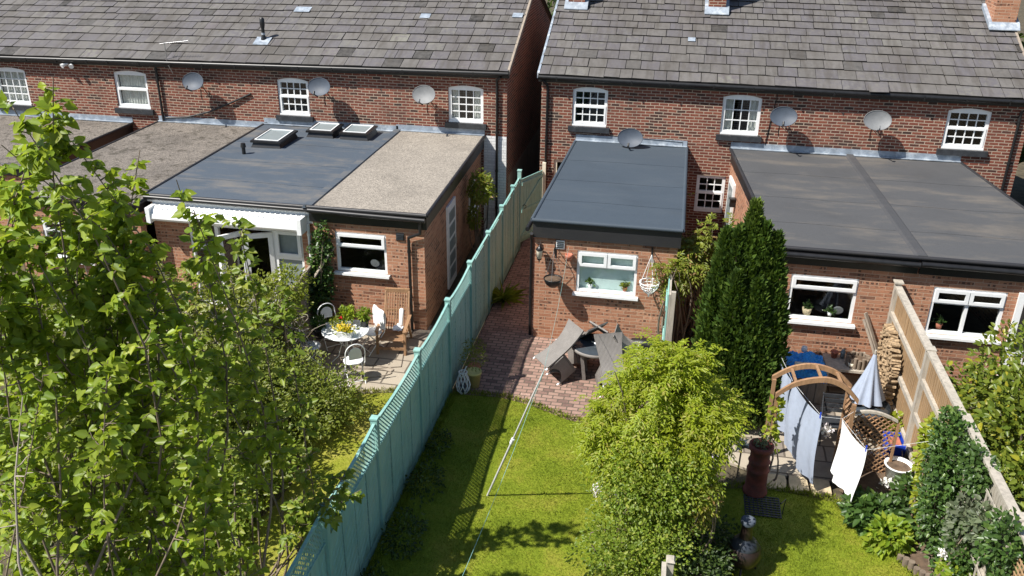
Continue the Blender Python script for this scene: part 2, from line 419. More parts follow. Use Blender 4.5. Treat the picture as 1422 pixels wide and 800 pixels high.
def shrub(name, label, cat, base, tips, mat, leaf=.13, twigs=40, lpt=9, twlen=.55, wr=.6, seed=1, r0=.03, spread=.25, up=.35, start=.3, group=None, shape='oval', bark='bark', droop=.35, dead=0, jit=.55, updir=None):
    rg = np.random.default_rng(seed)
    root = thing(name, base, label, cat, group)
    br = MB(); P = []; D = []; Nn = []
    for tip in tips:
        b0 = np.array(base) + np.array([rg.normal(0, spread), rg.normal(0, spread), 0])
        ln = np.linalg.norm(np.array(tip) - b0)
        c = curve_pts(b0, tip, .07 * ln, 9, rg)
        br.tube(c, list(np.linspace(r0, r0 * .18, 9)), 5, False)
        for k in range(twigs):
            t = start + (1 - start) * rg.random() ** .8
            i = t * 8; i0 = min(int(i), 7); p = c[i0] + (c[i0 + 1] - c[i0]) * (i - i0)
            az = rg.random() * 2 * np.pi
            d = np.array([np.cos(az), np.sin(az), up + rg.normal(0, .3)]); d /= np.linalg.norm(d)
            tl = twlen * (1.2 - .95 * t) * (0.5 + rg.random()) ; 
            q = curve_pts(p, p + d * tl, .06 * tl, 4, rg)
            br.tube(q, [.008 + r0 * .08, .006, .005, .003], 3, False)
            if dead and rg.random() < dead: continue
            for j in range(lpt):
                s = .25 + .75 * (j + rg.random()) / lpt
                ii = s * 3; a = min(int(ii), 2); pp = q[a] + (q[a + 1] - q[a]) * (ii - a)
                sd = np.cross(d, [0, 0, 1]); sd /= np.linalg.norm(sd) + 1e-9
                sd = sd * (1 if j % 2 else -1)
                dd = d * .6 + sd * .7 + rg.normal(0, jit, 3) * .7 + np.array([0, 0, -droop])
                P.append(pp + rg.normal(0, .02, 3)); D.append(dd)
                nn = np.array([-.15, -.55, .8]) + rg.normal(0, .33, 3); Nn.append(nn)
    P = np.array(P); n = len(P)
    br.build('branches', bark, root)
    keep = P[:, 2] > .05
    leafmesh('foliage', P[keep], np.array(D)[keep], np.array(Nn)[keep], leaf * (.55 + .75 * rg.random(keep.sum())), wr, mat, root, shape, seed=seed)
    return root

def blob_points(rg, n, c, r, rough=.25, shell=.55, freq=2.3, zmin=.02):
    v = rg.normal(0, 1, (n, 3)); v /= np.linalg.norm(v, axis=1, keepdims=True)
    ph = rg.random(9) * 6.28
    h = np.zeros(n)
    for i in range(3):
        f = freq * (1 + i * .8)
        h += (np.sin(v[:, 0] * f * 2 + ph[i]) * np.sin(v[:, 1] * f * 2 + ph[i + 3]) + np.sin(v[:, 2] * f * 2.3 + ph[i + 6])) / (i + 1.5)
    rad = 1 + rough * h * .6
    rad *= 1 - shell * rg.random(n) ** 2.2
    p = np.array(c) + v * rad[:, None] * np.array(r)
    k = p[:, 2] > zmin
    return p[k], v[k]
def bush(name, label, cat, blobs, mat, n=3000, leaf=.06, wr=.55, seed=1, rough=.3, shell=.6, shape='oval', droop=.1, base=None, down=.15, stems=True, group=None, outd=.9):
    """a rounded bush: leaves through the outer part of several overlapping masses, on stems from the ground"""
    rg = np.random.default_rng(seed)
    c0 = blobs[0][0]; base = base or (c0[0], c0[1], 0)
    root = thing(name, base, label, cat, group)
    tot = sum(b[1][0] * b[1][2] + b[1][1] * b[1][2] for b in blobs)
    P = []; V = []
    for (c, r) in blobs:
        p, v = blob_points(rg, int(n * (r[0] * r[2] + r[1] * r[2]) / tot), c, r, rough, shell); P.append(p); V.append(v)
    P = np.concatenate(P); V = np.concatenate(V); m = len(P)
    D = V * outd + rg.normal(0, .55, (m, 3)) + np.array([0, 0, -down]); Nn = V * .45 + np.array([-.15, -.45, .8]) + rg.normal(0, .38, (m, 3))
    if stems:
        s = MB()
        for (c, r) in blobs:
            for k in range(5):
                e = np.array(c) + rg.normal(0, .4, 3) * np.array(r)
                e[2] = max(e[2], .1)
                s.tube(curve_pts((base[0] + rg.normal(0, .1), base[1] + rg.normal(0, .1), base[2]), e, .1, 7, rg), list(np.linspace(.022, .006, 7)), 5, False)
        s.build('stems', 'bark', root)
    leafmesh('foliage', P, D, Nn, leaf * (.6 + .8 * rg.random(m)), wr, mat, root, shape, droop=droop, seed=seed)
    return root

leafmat('leaf_lilac', (.155, .25, .022), (.31, .39, .036), (.40, .44, .06), .45)
leafmat('leaf_thicket', (.12, .195, .02), (.25, .32, .036), (.35, .37, .07), .42)
leafmat('leaf_olive', (.13, .17, .018), (.245, .29, .035), (.32, .33, .06), .4)
leafmat('leaf_low', (.11, .15, .018), (.215, .26, .034), (.23, .235, .05), .36)
leafmat('leaf_wisteria', (.215, .285, .018), (.35, .42, .03), (.36, .32, .07), .47)
leafmat('leaf_wisteria_red', (.2, .19, .035), (.3, .29, .05), (.30, .17, .07), .4)
leafmat('leaf_climber', (.13, .17, .022), (.25, .30, .035), (.33, .2, .08), .38)
leafmat('leaf_cypress', (.036, .078, .012), (.09, .15, .02), (.15, .21, .035), .25, .55)
leafmat('leaf_dark', (.025, .05, .012), (.075, .12, .024), (.12, .17, .04), .3)
leafmat('leaf_ivy', (.035, .075, .018), (.09, .165, .035), (.15, .23, .05), .28, .35)
leafmat('leaf_gold', (.19, .25, .02), (.32, .37, .035), (.42, .42, .06), .4)
leafmat('leaf_variegated', (.09, .14, .016), (.21, .25, .03), (.38, .35, .03), .33, .4)
leafmat('leaf_silver', (.30, .34, .30), (.45, .48, .44), None, .2)
leafmat('leaf_grey', (.075, .10, .055), (.15, .185, .10), None, .25)
leafmat('petal_yellow', (.6, .42, .02), (.72, .58, .05), None, .3)
leafmat('petal_red', (.5, .02, .02), (.62, .05, .03), None, .3)
leafmat('petal_white', (.75, .75, .72), (.82, .82, .8), None, .3)
leafmat('petal_lilac', (.42, .36, .55), (.6, .55, .7), None, .4)
# ------------------------------------------------------------------ the terraces
YF = 24.0; YR = 28.3; YB = 32.7; TAN = .42
def eave_left(x): return 4.62 + .0161 * (x + 4.52)
def eave_right(x): return 4.585 - .003 * (x + 3.6)

def arch_loop(u0, u1, v0, v1, rise, ins=0.0):
    u0 += ins; u1 -= ins; v0 += ins; v1 -= ins
    if rise <= 0: return rect(u0, u1, v0, v1)
    pts = [(u0, v0), (u1, v0)]
    for k in range(9):
        t = k / 8; pts.append((u1 + (u0 - u1) * t, v1 - rise + rise * math.sin(math.pi * t) ** .8))
    return pts

def panes(parent, fr, holes, w, mat='glass'):
    m = MB()
    for (a, b, c, d) in holes: m.fbox(fr, a - .012, b + .012, c - .012, d + .012, w - .008, w)
    return m.build('pane', mat, parent)

def sash_window(house, fr, u0, u1, v0, v1, kind, sill=True, rise=.075, curtain=None, mat='upvc', label=None):
    """white framed window with arched head, set back in its opening"""
    fw = .085; top = v1 - rise * .75; mid = v0 + (top - v0) * .53
    if kind[0] == 'two':
        holes = [(u0 + fw, u1 - fw, v0 + fw + .03, mid - .03), (u0 + fw, u1 - fw, mid + .045, top - fw)]
    else:
        holes = [(u0 + fw, u1 - fw, v0 + fw + .02, top - fw)]
    m = MB()
    m.panel(fr, arch_loop(u0, u1, v0, v1, rise, .003), [rect(*h) for h in holes], -.13, -.045)
    if kind[0] == 'two':
        h = holes[0]                                         # lower sash sits forward of the upper one
        m.panel(fr, rect(h[0] - .045, h[1] + .045, h[2] - .045, h[3] + .06), [rect(h[0] + .002, h[1] - .002, h[2] + .002, h[3] - .002)], -.047, -.03)
    w = m.build('window', mat, house)
    if label: w['label'] = label
    panes(w, fr, holes, -.09)
    if kind[1]:
        g = MB()
        for i, h in enumerate(holes):
            cols, rows = kind[1], (kind[2][i] if isinstance(kind[2], (tuple, list)) else kind[2])
            for k in range(1, cols):
                u = h[0] + (h[1] - h[0]) * k / cols; g.fbox(fr, u - .0125, u + .0125, h[2], h[3], -.089, -.066)
            for k in range(1, rows):
                v = h[2] + (h[3] - h[2]) * k / rows; g.fbox(fr, h[0], h[1], v - .0125, v + .0125, -.088, -.064)
        g.build('glazing_bars', mat, w)
    if sill:
        s = MB(); s.fbox(fr, u0 - .09, u1 + .09, v0 - .15, v0 - .003, -.1, .085); s.build('sill', 'dark_paint', w)
        s = MB(); s.fbox(fr, u0 + .01, u1 - .01, v0 + .002, v0 + .045, -.047, .0); s.build('cill_board', mat, w)
    if rise > 0:
        a = MB(); n = max(9, int((u1 - u0 + .3) / .085)); at = []
        for k in range(n):
            t0, t1 = k / n + .006, (k + 1) / n - .006
            def P(t, r):
                u = u1 + .06 + (u0 - u1 - .12) * t; b = v1 - rise + rise * math.sin(math.pi * min(max(t, 0), 1)) ** .8 + .006
                return u + (t - .5) * -.1 * r / .2, b + r
            q = [P(t0, 0), P(t1, 0), P(t1, .2), P(t0, .2)]
            a.hexa([fr(*q[1], .006), fr(*q[0], .006), fr(*q[0], -.05), fr(*q[1], -.05), fr(*q[2], .006), fr(*q[3], .006), fr(*q[3], -.05), fr(*q[2], -.05)])
        a.build('arch', 'old_brick', w)
    if curtain:
        c = MB(); a, b = u0 + fw, u1 - fw
        spans = [(a, b)] if curtain == 'full' else [(a, a + (b - a) * .24), (b - (b - a) * .24, b)]
        for (p, q) in spans:
            k = max(6, int((q - p) / .03))
            c.grid(lambda s, t: fr(p + (q - p) * s, v0 + .05 + (top - v0 - .08) * t, -.17 + .018 * math.sin(s * k * 2.1)), k * 2, 2)
        c.build('curtain', 'curtain', w)
    return w

def casement(house, fr, u0, u1, v0, v1, cols, toplight=.33, split=True, blind=None, things=0, name='window', label=None, fw=.06):
    """flat white window: fixed panes below, opening lights above"""
    tl = v1 - (v1 - v0) * toplight; n = cols; w = (u1 - u0) / n
    m = MB(); holes = []; fixed = []; opens = []
    for k in range(n):
        a, b = u0 + w * k + (fw if k == 0 else fw / 2), u0 + w * (k + 1) - (fw if k == n - 1 else fw / 2)
        opens.append((a + .045, b - .045, tl + .07, v1 - fw - .045)); holes.append((a, b, tl + .03, v1 - fw))
    if split:
        for k in range(n):
            a, b = u0 + w * k + (fw if k == 0 else fw / 2), u0 + w * (k + 1) - (fw if k == n - 1 else fw / 2)
            fixed.append((a, b, v0 + fw, tl - .03))
    else: fixed.append((u0 + fw, u1 - fw, v0 + fw, tl - .03))
    m.panel(fr, rect(u0 + .003, u1 - .003, v0 + .003, v1 - .003), [rect(*h) for h in holes + fixed], -.1, -.02)
    win = m.build(name, 'upvc', house)
    if label: win['label'] = label
    for h, o in zip(holes, opens):
        s = MB(); s.panel(fr, rect(h[0] - .02, h[1] + .02, h[2] - .02, h[3] + .02), [rect(*o)], -.018, .022); s.build('top_light', 'upvc', win)
    panes(win, fr, fixed, -.06); panes(win, fr, opens, -.004)
    s = MB(); s.fbox(fr, u0 - .06, u1 + .06, v0 - .055, v0 - .001, -.1, .11); s.build('sill', 'upvc', win)
    if blind: 
        b = MB(); b.fbox(fr, u0 + .03, u1 - .03, v0 + .03, v1 - .03, -.135, -.125); b.build('blind', blind, win)
    return win

def slates(seed, x0, x1, eave, cuts):
    """one terrace roof slope, slate by slate; returns a mesh builder per house"""
    r = random.Random(seed); cs = 1 / math.sqrt(1 + TAN * TAN); sn = TAN * cs
    Ltot = (YR - 23.8) / cs; out = [(MB(), []) for _ in range(len(cuts) - 1)]
    s = 0.0; row = 0
    while s < Ltot - .05:
        t = s / Ltot; e = .45 - .17 * t; wd = .52 - .17 * t
        x = x0 - r.random() * wd
        patch = r.random()
        while x < x1:
            w = wd * r.choice((.62, .8, .9, 1, 1, 1.1, 1.2))
            a, b = max(x, x0) + .007, min(x + w, x1) - .007; x += w
            if b - a < .06: continue
            mid = (a + b) / 2
            k = max(i for i in range(len(cuts) - 1) if mid >= cuts[i] or i == 0)
            jl = r.gauss(0, .007); jr = jl + r.gauss(0, .006); lift = .036 + r.random() * .014; tw = r.gauss(0, .004)
            up = min(s + e * 1.12, Ltot)
            def P(xx, ss, n): return (xx, 23.8 + ss * cs - n * sn, eave(xx) + .06 + ss * sn + n * cs)
            ax = a + r.gauss(0, .004)
            top = [P(ax, s + jl, lift + tw), P(b, s + jr, lift - tw), P(b, up, .010), P(ax, up, .010)]
            bot = [P(ax, s + jl + .004, .004), P(b, s + jr + .004, .004)]
            m, at = out[k]
            m.add(top + bot, [(0, 1, 2, 3), (4, 5, 1, 0), (5, 2, 1), (4, 0, 3)])
            v = r.random(); v = min(1, max(0, .36 + .3 * v + (r.random() < .04) * .3 - (r.random() < .05) * .3 + (patch - .5) * .1)); at += [v, 0, .05, .05]  # edge faces dark: dirt and the gap shadows painted in
        s += e; row += 1
    return out

def dish(loc, label, pale=False, roll=0):
    d = thing('satellite_dish', loc, label, 'satellite dish', 'satellite dishes along the brick terrace walls')
    x, y, z = loc; c = Vector((x, y - .42, z)); n = Vector((-.06 + roll, -.90, .40)).normalized()
    sx = n.cross(Vector((0, 0, 1))).normalized() * -1; sy = n.cross(sx)
    if sy.z < 0: sy = -sy
    m = MB()
    def P(r, a, off=0): 
        q = c + sx * (r * .335 * math.cos(a)) + sy * (r * .25 * math.sin(a)) - n * (.075 * (1 - r * r) + off); return tuple(q)
    for off in (0, .012):
        vs = [P(i / 6, 2 * math.pi * j / 28, off) for i in range(1, 7) for j in range(28)] + [P(0, 0, off)]
        fs = [(i * 28 + j, i * 28 + (j + 1) % 28, (i + 1) * 28 + (j + 1) % 28, (i + 1) * 28 + j) for i in range(5) for j in range(28)] + [(168, (j + 1) % 28, j) for j in range(28)]
        m.add(vs, fs, True)
    m.tube([P(1, 2 * math.pi * j / 28) for j in range(29)], .008, 5)
    m.build('reflector', 'dish_pale' if pale else 'dish_grey', d)
    m = MB(); f = c + n * .30 - sy * .27
    m.bar(c - sy * .28 - n * .02, f, .025, .03); m.build('feed_arm', 'black_plastic', d)
    m = MB(); m.tube([f - sy * .02 - n * .03, f + sy * .09 + n * .005 - n * .05], [.032, .026], 8); m.build('receiver', 'dish_pale' if pale else 'black_plastic', d)
    m = MB(); m.tube([c - n * .09, (x, y - .16, z - .02), (x, y - .16, z - .16), (x, y - .01, z - .16)], .02, 6)
    m.box(x - .06, x + .06, y - .014, y - .001, z - .24, z - .08); m.build('wall_bracket', 'steel', d)
    m = MB(); m.tube([(x - .02, y - .15, z - .18), (x - .03, y - .012, z - .3), (x - .04, y - .012, z - .5), (x - .02, y - .012, z - .62)], .007, 4)
    m.build('cable', 'black_plastic', d)
    return d

def downpipe(house, x, y, z0, z1, mat='black_plastic', top=None):
    m = MB(); pts = [(x, y, z0), (x, y, z1)]
    if top: pts += top
    m.tube(pts, .036, 8)
    z = z1 - .25
    while z > z0 + .1: m.tube([(x, y, z - .03), (x, y, z + .03)], .046, 8); z -= 1.1
    return m.build('downpipe', mat, house)

HOUSES = []
def build_terrace(eave, cuts, info, seed, ends):
    x0, x1 = cuts[0], cuts[-1]
    ov0, ov1 = x0 - .07, x1 + .07
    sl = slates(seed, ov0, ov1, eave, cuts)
    for i, (label, wins) in enumerate(info):
        a, b = cuts[i], cuts[i + 1]
        h = thing('terraced_house', ((a + b) / 2, YF, 0), label, 'house', 'brick terraced houses')
        fr, ln = frame((a + .001, YF), (b - .001, YF))
        zt0, zt1 = eave(a), eave(b)
        holes = [arch_loop(w[0] - a, w[1] - a, w[2], w[3], w[4].get('rise', .075)) for w in wins]
        m = MB(); m.panel(fr, [(0, 0), (ln, 0), (ln, zt1), (0, zt0)], holes, -.24, 0)
        m.build('wall', 'old_brick', h)
        # back and end walls
        m = MB(); m.box(a, b, YB - .24, YB, 0, min(zt0, zt1) - .01)
        zr = lambda x: eave(x) + TAN * (YR - YF)
        for (x, s, on) in ((a, 1, ends and i == 0), (b, -1, ends and i == len(info) - 1)):
            if not on: continue
            t = x + s * .24; e = eave(x)
            pts = [(YF + .241, 0), (YB - .241, 0), (YB - .241, e + .1), (YR, zr(x) + .02), (YF + .241, e + .1)]
            vs = [(x, p[0], p[1]) for p in pts] + [(t, p[0], p[1]) for p in pts]
            m.add(vs, [(0, 1, 2, 3, 4), (9, 8, 7, 6, 5)] + [(k, (k + 1) % 5, 5 + (k + 1) % 5, 5 + k) for k in range(5)])
        m.build('end_wall', 'old_brick', h)
        # roof: slates over a boarded deck, back slope plain
        ra, rb = (ov0 if i == 0 else a), (ov1 if i == len(info) - 1 else b)
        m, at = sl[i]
        def RP(x, y, off): return (x, y, eave(x) + .06 + off + TAN * ((y if y < YR else 2 * YR - y) - 23.8))
        k = len(m.f)
        m.add([RP(ra, 23.84, -.02), RP(rb, 23.84, -.02), RP(rb, YR, -.02), RP(ra, YR, -.02), RP(ra, 2 * YR - 23.8, .02), RP(rb, 2 * YR - 23.8, .02), RP(rb, YR, .02), RP(ra, YR, .02)], [(0, 1, 2, 3), (7, 6, 5, 4)])
        m.add([RP(ra, 23.84, -.12), RP(rb, 23.84, -.12), RP(rb, YR, -.12), RP(ra, YR, -.12), RP(ra, 2 * YR - 23.8, -.1), RP(rb, 2 * YR - 23.8, -.1)], [(3, 2, 1, 0), (3, 4, 5, 2)])
        # ridge tiles
        n = int((rb - ra) / .45)
        for q in range(n):
            p0 = ra + (rb - ra) * q / n + .006; p1 = ra + (rb - ra) * (q + 1) / n - .006
            z0, z1 = eave(p0) + .06 + TAN * (YR - 23.8), eave(p1) + .06 + TAN * (YR - 23.8)
            m.add([(p0, YR - .17, z0 - .01), (p1, YR - .17, z1 - .01), (p1, YR, z1 + .09), (p0, YR, z0 + .09), (p1, YR + .17, z1 - .01), (p0, YR + .17, z0 - .01)], [(0, 1, 2, 3), (3, 2, 4, 5), (0, 3, 5), (1, 4, 2)])
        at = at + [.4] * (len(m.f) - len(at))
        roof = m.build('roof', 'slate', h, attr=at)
        # verge strips on the open gables
        if ends:
            for (x, on, mt) in ((ov0, i == 0, 'lead'), (ov1, i == len(info) - 1, 'lead')):
                if not on: continue
                m = MB(); q = .035 if x == ov0 else -.035
                m.hexa([RP(x - .03, 23.82, -.10), RP(x + .03, 23.82, -.10), RP(x + .03, YR, -.10), RP(x - .03, YR, -.10), RP(x - .03, 23.82, .045), RP(x + .03, 23.82, .045), RP(x + .03, YR, .045), RP(x - .03, YR, .045)])
                m.build('verge', 'lead' if x1 > 0 and x == ov0 else 'old_wood', roof)
        # fascia + gutter
        m = MB(); m.hexa([(ra, 23.9, eave(ra) - .14), (rb, 23.9, eave(rb) - .14), (rb, 23.97, eave(rb) - .14), (ra, 23.97, eave(ra) - .14), (ra, 23.9, eave(ra) + .05), (rb, 23.9, eave(rb) + .05), (rb, 23.97, eave(rb) + .05), (ra, 23.97, eave(ra) + .05)])
        m.build('fascia', 'black_plastic', h)
        m = MB(); m.tube([(ra, 23.815, eave(ra) + .0), (rb, 23.815, eave(rb) + .0)], .062, 10); 
        q = ra + .5
        while q < rb: m.box(q - .015, q + .015, 23.75, 23.9, eave(q) - .075, eave(q) + .03); q += 1.0
        m.build('gutter', 'black_plastic', h)
        for w in wins:
            sash_window(h, fr, w[0] - a, w[1] - a, w[2], w[3], w[4]['kind'], w[4].get('sill', True), w[4].get('rise', .075), w[4].get('curtain'), w[4].get('mat', 'upvc'), w[4].get('label'))
        HOUSES.append(h); h['_r'] = roof.name
    return HOUSES[-len(info):]

two = ('two', 4, (2, 2))
LA, LB, LC, LD = build_terrace(eave_left, [-24.5, -16.9, -12.0, -7.95, -4.55], [
    ('brick terraced house at the left end of the photo, partly behind the tall lilac', [(-20.45, -19.38, 2.92, 4.05, dict(kind=('one', 4, 4), curtain='full'))]),
    ('brick terraced house with net curtained plain sash window and mossy gravel roofed extension', [(-16.44, -15.37, 3.02, 4.14, dict(kind=('two', 0, 0), curtain='full'))]),
    ('brick terraced house whose grey flat roofed extension carries three roof lights and a white awning', [(-11.28, -10.33, 3.09, 4.17, dict(kind=two))]),
    ('brick terraced house beside the alley with a tan gravel roofed extension', [(-6.22, -5.22, 3.17, 4.21, dict(kind=('one', 4, 4), curtain='sides'))]),
], 3, True)
RE, RF_, RG = build_terrace(eave_right, [-3.6, .46, 4.63, 8.75], [
    ('brick terraced house behind the blue grey felt roofed extension and teal gate', [(-2.74, -1.79, 3.27, 4.34, dict(kind=two)), (-3.2, -2.6, 1.3, 2.28, dict(kind=('one', 2, 2), rise=0, sill=False, mat='cream_paint'))]),
    ('brick terraced house behind the cypress, with a curtained twelve pane window upstairs', [(1.24, 2.24, 3.27, 4.34, dict(kind=('one', 4, 3), curtain='sides')), (.77, 1.54, 1.04, 2.1, dict(kind=('two', 3, (2, 2)), rise=0, sill=False))]),
    ('brick terraced house below the large chimney at the right end', [(6.82, 7.86, 3.23, 4.29, dict(kind=two))]),
], 5, True)
for h in HOUSES:
    del h['_r']
def kid(h, name): return [c for c in h.children if c.name.split('.')[0] == name][0]

# chimneys on the right-hand roofs
for h, xa, xb, y0, lbl in ((RE, -3.32, -2.84, 27.0, None), (RF_, .70, 1.18, 27.0, None), (RG, 8.22, 8.80, 26.75, None)):
    r = kid(h, 'roof'); m = MB(); zb = 5.6
    m.box(xa, xb, y0, y0 + 1.0, zb, 8.0); m.box(xa - .05, xb + .05, y0 - .05, y0 + 1.05, 8.0, 8.16); m.box(xa - .02, xb + .02, y0 - .02, y0 + 1.02, 8.16, 8.26)
    c = m.build('chimney', 'extension_brick' if h is RG else 'old_brick', r)
    m = MB(); z = lambda y: 4.65 + TAN * (y - 23.8) + .05
    m.hexa([(xa - .1, y0 - .17, z(y0 - .17)), (xb + .1, y0 - .17, z(y0 - .17)), (xb + .1, y0 - .004, z(y0)), (xa - .1, y0 - .004, z(y0)), (xa - .1, y0 - .17, z(y0 - .17) + .02), (xb + .1, y0 - .17, z(y0 - .17) + .02), (xb + .1, y0 - .004, z(y0) + .12), (xa - .1, y0 - .004, z(y0) + .12)])
    for xx in (xa - .1, xb + .004):
        m.hexa([(xx, y0 - .003, z(y0)), (xx + .096, y0 - .003, z(y0)), (xx + .096, y0 + .9, z(y0 + .9)), (xx, y0 + .9, z(y0 + .9)), (xx, y0 - .003, z(y0) + .11), (xx + .096, y0 - .003, z(y0) + .11), (xx + .096, y0 + .9, z(y0 + .9) + .11), (xx, y0 + .9, z(y0 + .9) + .11)])
    m.build('flashing', 'lead', r)
    m = MB()
    for yy in (y0 + .28, y0 + .72): m.lathe([(.13, 8.26), (.11, 8.5), (.12, 8.62), (.1, 8.62), (.09, 8.3)], ((xa + xb) / 2, yy, 0), 12)
    m.build('chimney_pots', 'terracotta', r)
# soil vent pipe through the left roof
r = kid(LC, 'roof'); zz = eave_left(-12) + .06 + TAN * (24.9 - 23.8)
m = MB(); m.tube([(-11.97, 24.9, zz - .1), (-11.97, 24.9, zz + .5)], .05, 10); m.tube([(-11.97, 24.9, zz + .36), (-11.97, 24.9, zz + .46), (-11.97, 24.9, zz + .62), (-11.97, 24.9, zz + .66)], [.055, .075, .07, .03], 10); m.tube([(-11.97, 24.9, zz), (-11.97, 24.9, zz + .14)], [.1, .06], 10)
m.build('vent_pipe', 'black_plastic', r)
m = MB(); m.tube([(-11.97, 24.9, zz + .17), (-11.97, 24.9, zz + .23)], .054, 10)
m.hexa([(-12.2, 24.62, zz - .075), (-11.74, 24.62, zz - .075), (-11.74, 24.98, zz + .075), (-12.2, 24.98, zz + .075), (-12.2, 24.62, zz - .055), (-11.74, 24.62, zz - .055), (-11.74, 24.98, zz + .095), (-12.2, 24.98, zz + .095)])
m.build('vent_flashing', 'lead', r)
# odd repair slates in lead
for (h, x, s, w, e) in ((LD, -7.6, 2.55, .3, .26), (LC, -11.6, 2.75, .5, .3), (LD, -4.86, 2.7, .3, .25), (RE, .2, 1.9, .2, .2)):
    r = kid(h, 'roof'); ev = eave_left if x < -4 else eave_right; cs = 1 / math.sqrt(1 + TAN * TAN); sn = TAN * cs
    P = lambda xx, ss, n: (xx, 23.8 + ss * cs - n * sn, ev(xx) + .06 + ss * sn + n * cs)
    m = MB(); m.hexa([P(x, s, .043), P(x + w, s, .043), P(x + w, s + e, .035), P(x, s + e, .035), P(x, s, .055), P(x + w, s, .055), P(x + w, s + e, .045), P(x, s + e, .045)])
    m.build('lead_patch', 'lead', r)
# slipped slate hanging over the gutter of the right end house
m = MB(); ss = lambda s, n: (23.8 + s * .922 - n * .387, 4.57 + .06 + s * .387 + n * .922)
m.hexa([(4.78, *ss(-.12, .06)), (5.25, *ss(-.1, .06)), (5.25, *ss(.28, .05)), (4.78, *ss(.27, .05)), (4.78, *ss(-.12, .075)), (5.25, *ss(-.1, .075)), (5.25, *ss(.28, .065)), (4.78, *ss(.27, .065))])
m.build('loose_slate', 'slate', kid(RG, 'roof'), attr=[.5] * 6)

# downpipes and cables
downpipe(LD, -4.82, 23.94, 0, 4.3, top=[(-4.82, 23.9, 4.42), (-4.7, 23.83, 4.52)])
downpipe(RE, -3.42, 23.94, 0, 4.25, top=[(-3.44, 23.9, 4.38), (-3.55, 23.83, 4.5)])
downpipe(LB, -14.98, 23.94, 2.65, 4.3)
downpipe(RG, 8.5, 23.94, 0, 4.3)
m = MB(); m.tube([(-12.1, 23.97, 3.66), (-12.45, 23.96, 3.5), (-12.77, 23.95, 3.36), (-13.5, 23.95, 3.05), (-14.2, 23.96, 2.86), (-14.9, 23.96, 2.8)], .03, 6); m.build('cable', 'black_plastic', LB)
m = MB(); m.tube([(-2.7, 23.99, 3.1), (-1.5, 23.985, 3.05), (.3, 23.985, 2.98), (.3, 23.985, 2.9)], .008, 4); m.build('cable', 'black_plastic', RE)
m = MB(); m.tube([(2.6, 23.985, 4.4), (2.5, 23.985, 3.6), (2.45, 23.985, 3.05)], .012, 4); m.build('cable', 'black_plastic', RF_)
m = MB(); m.box(-5.2, -4.556, 23.994, 23.9995, 0, 2.84); m.build('painted_wall', 'white_brick', LD)
m = MB(); m.box(-4.5495, -4.544, 24.3, 32, 0, 1.6); m.build('rendered_plinth', 'old_wood', LD)

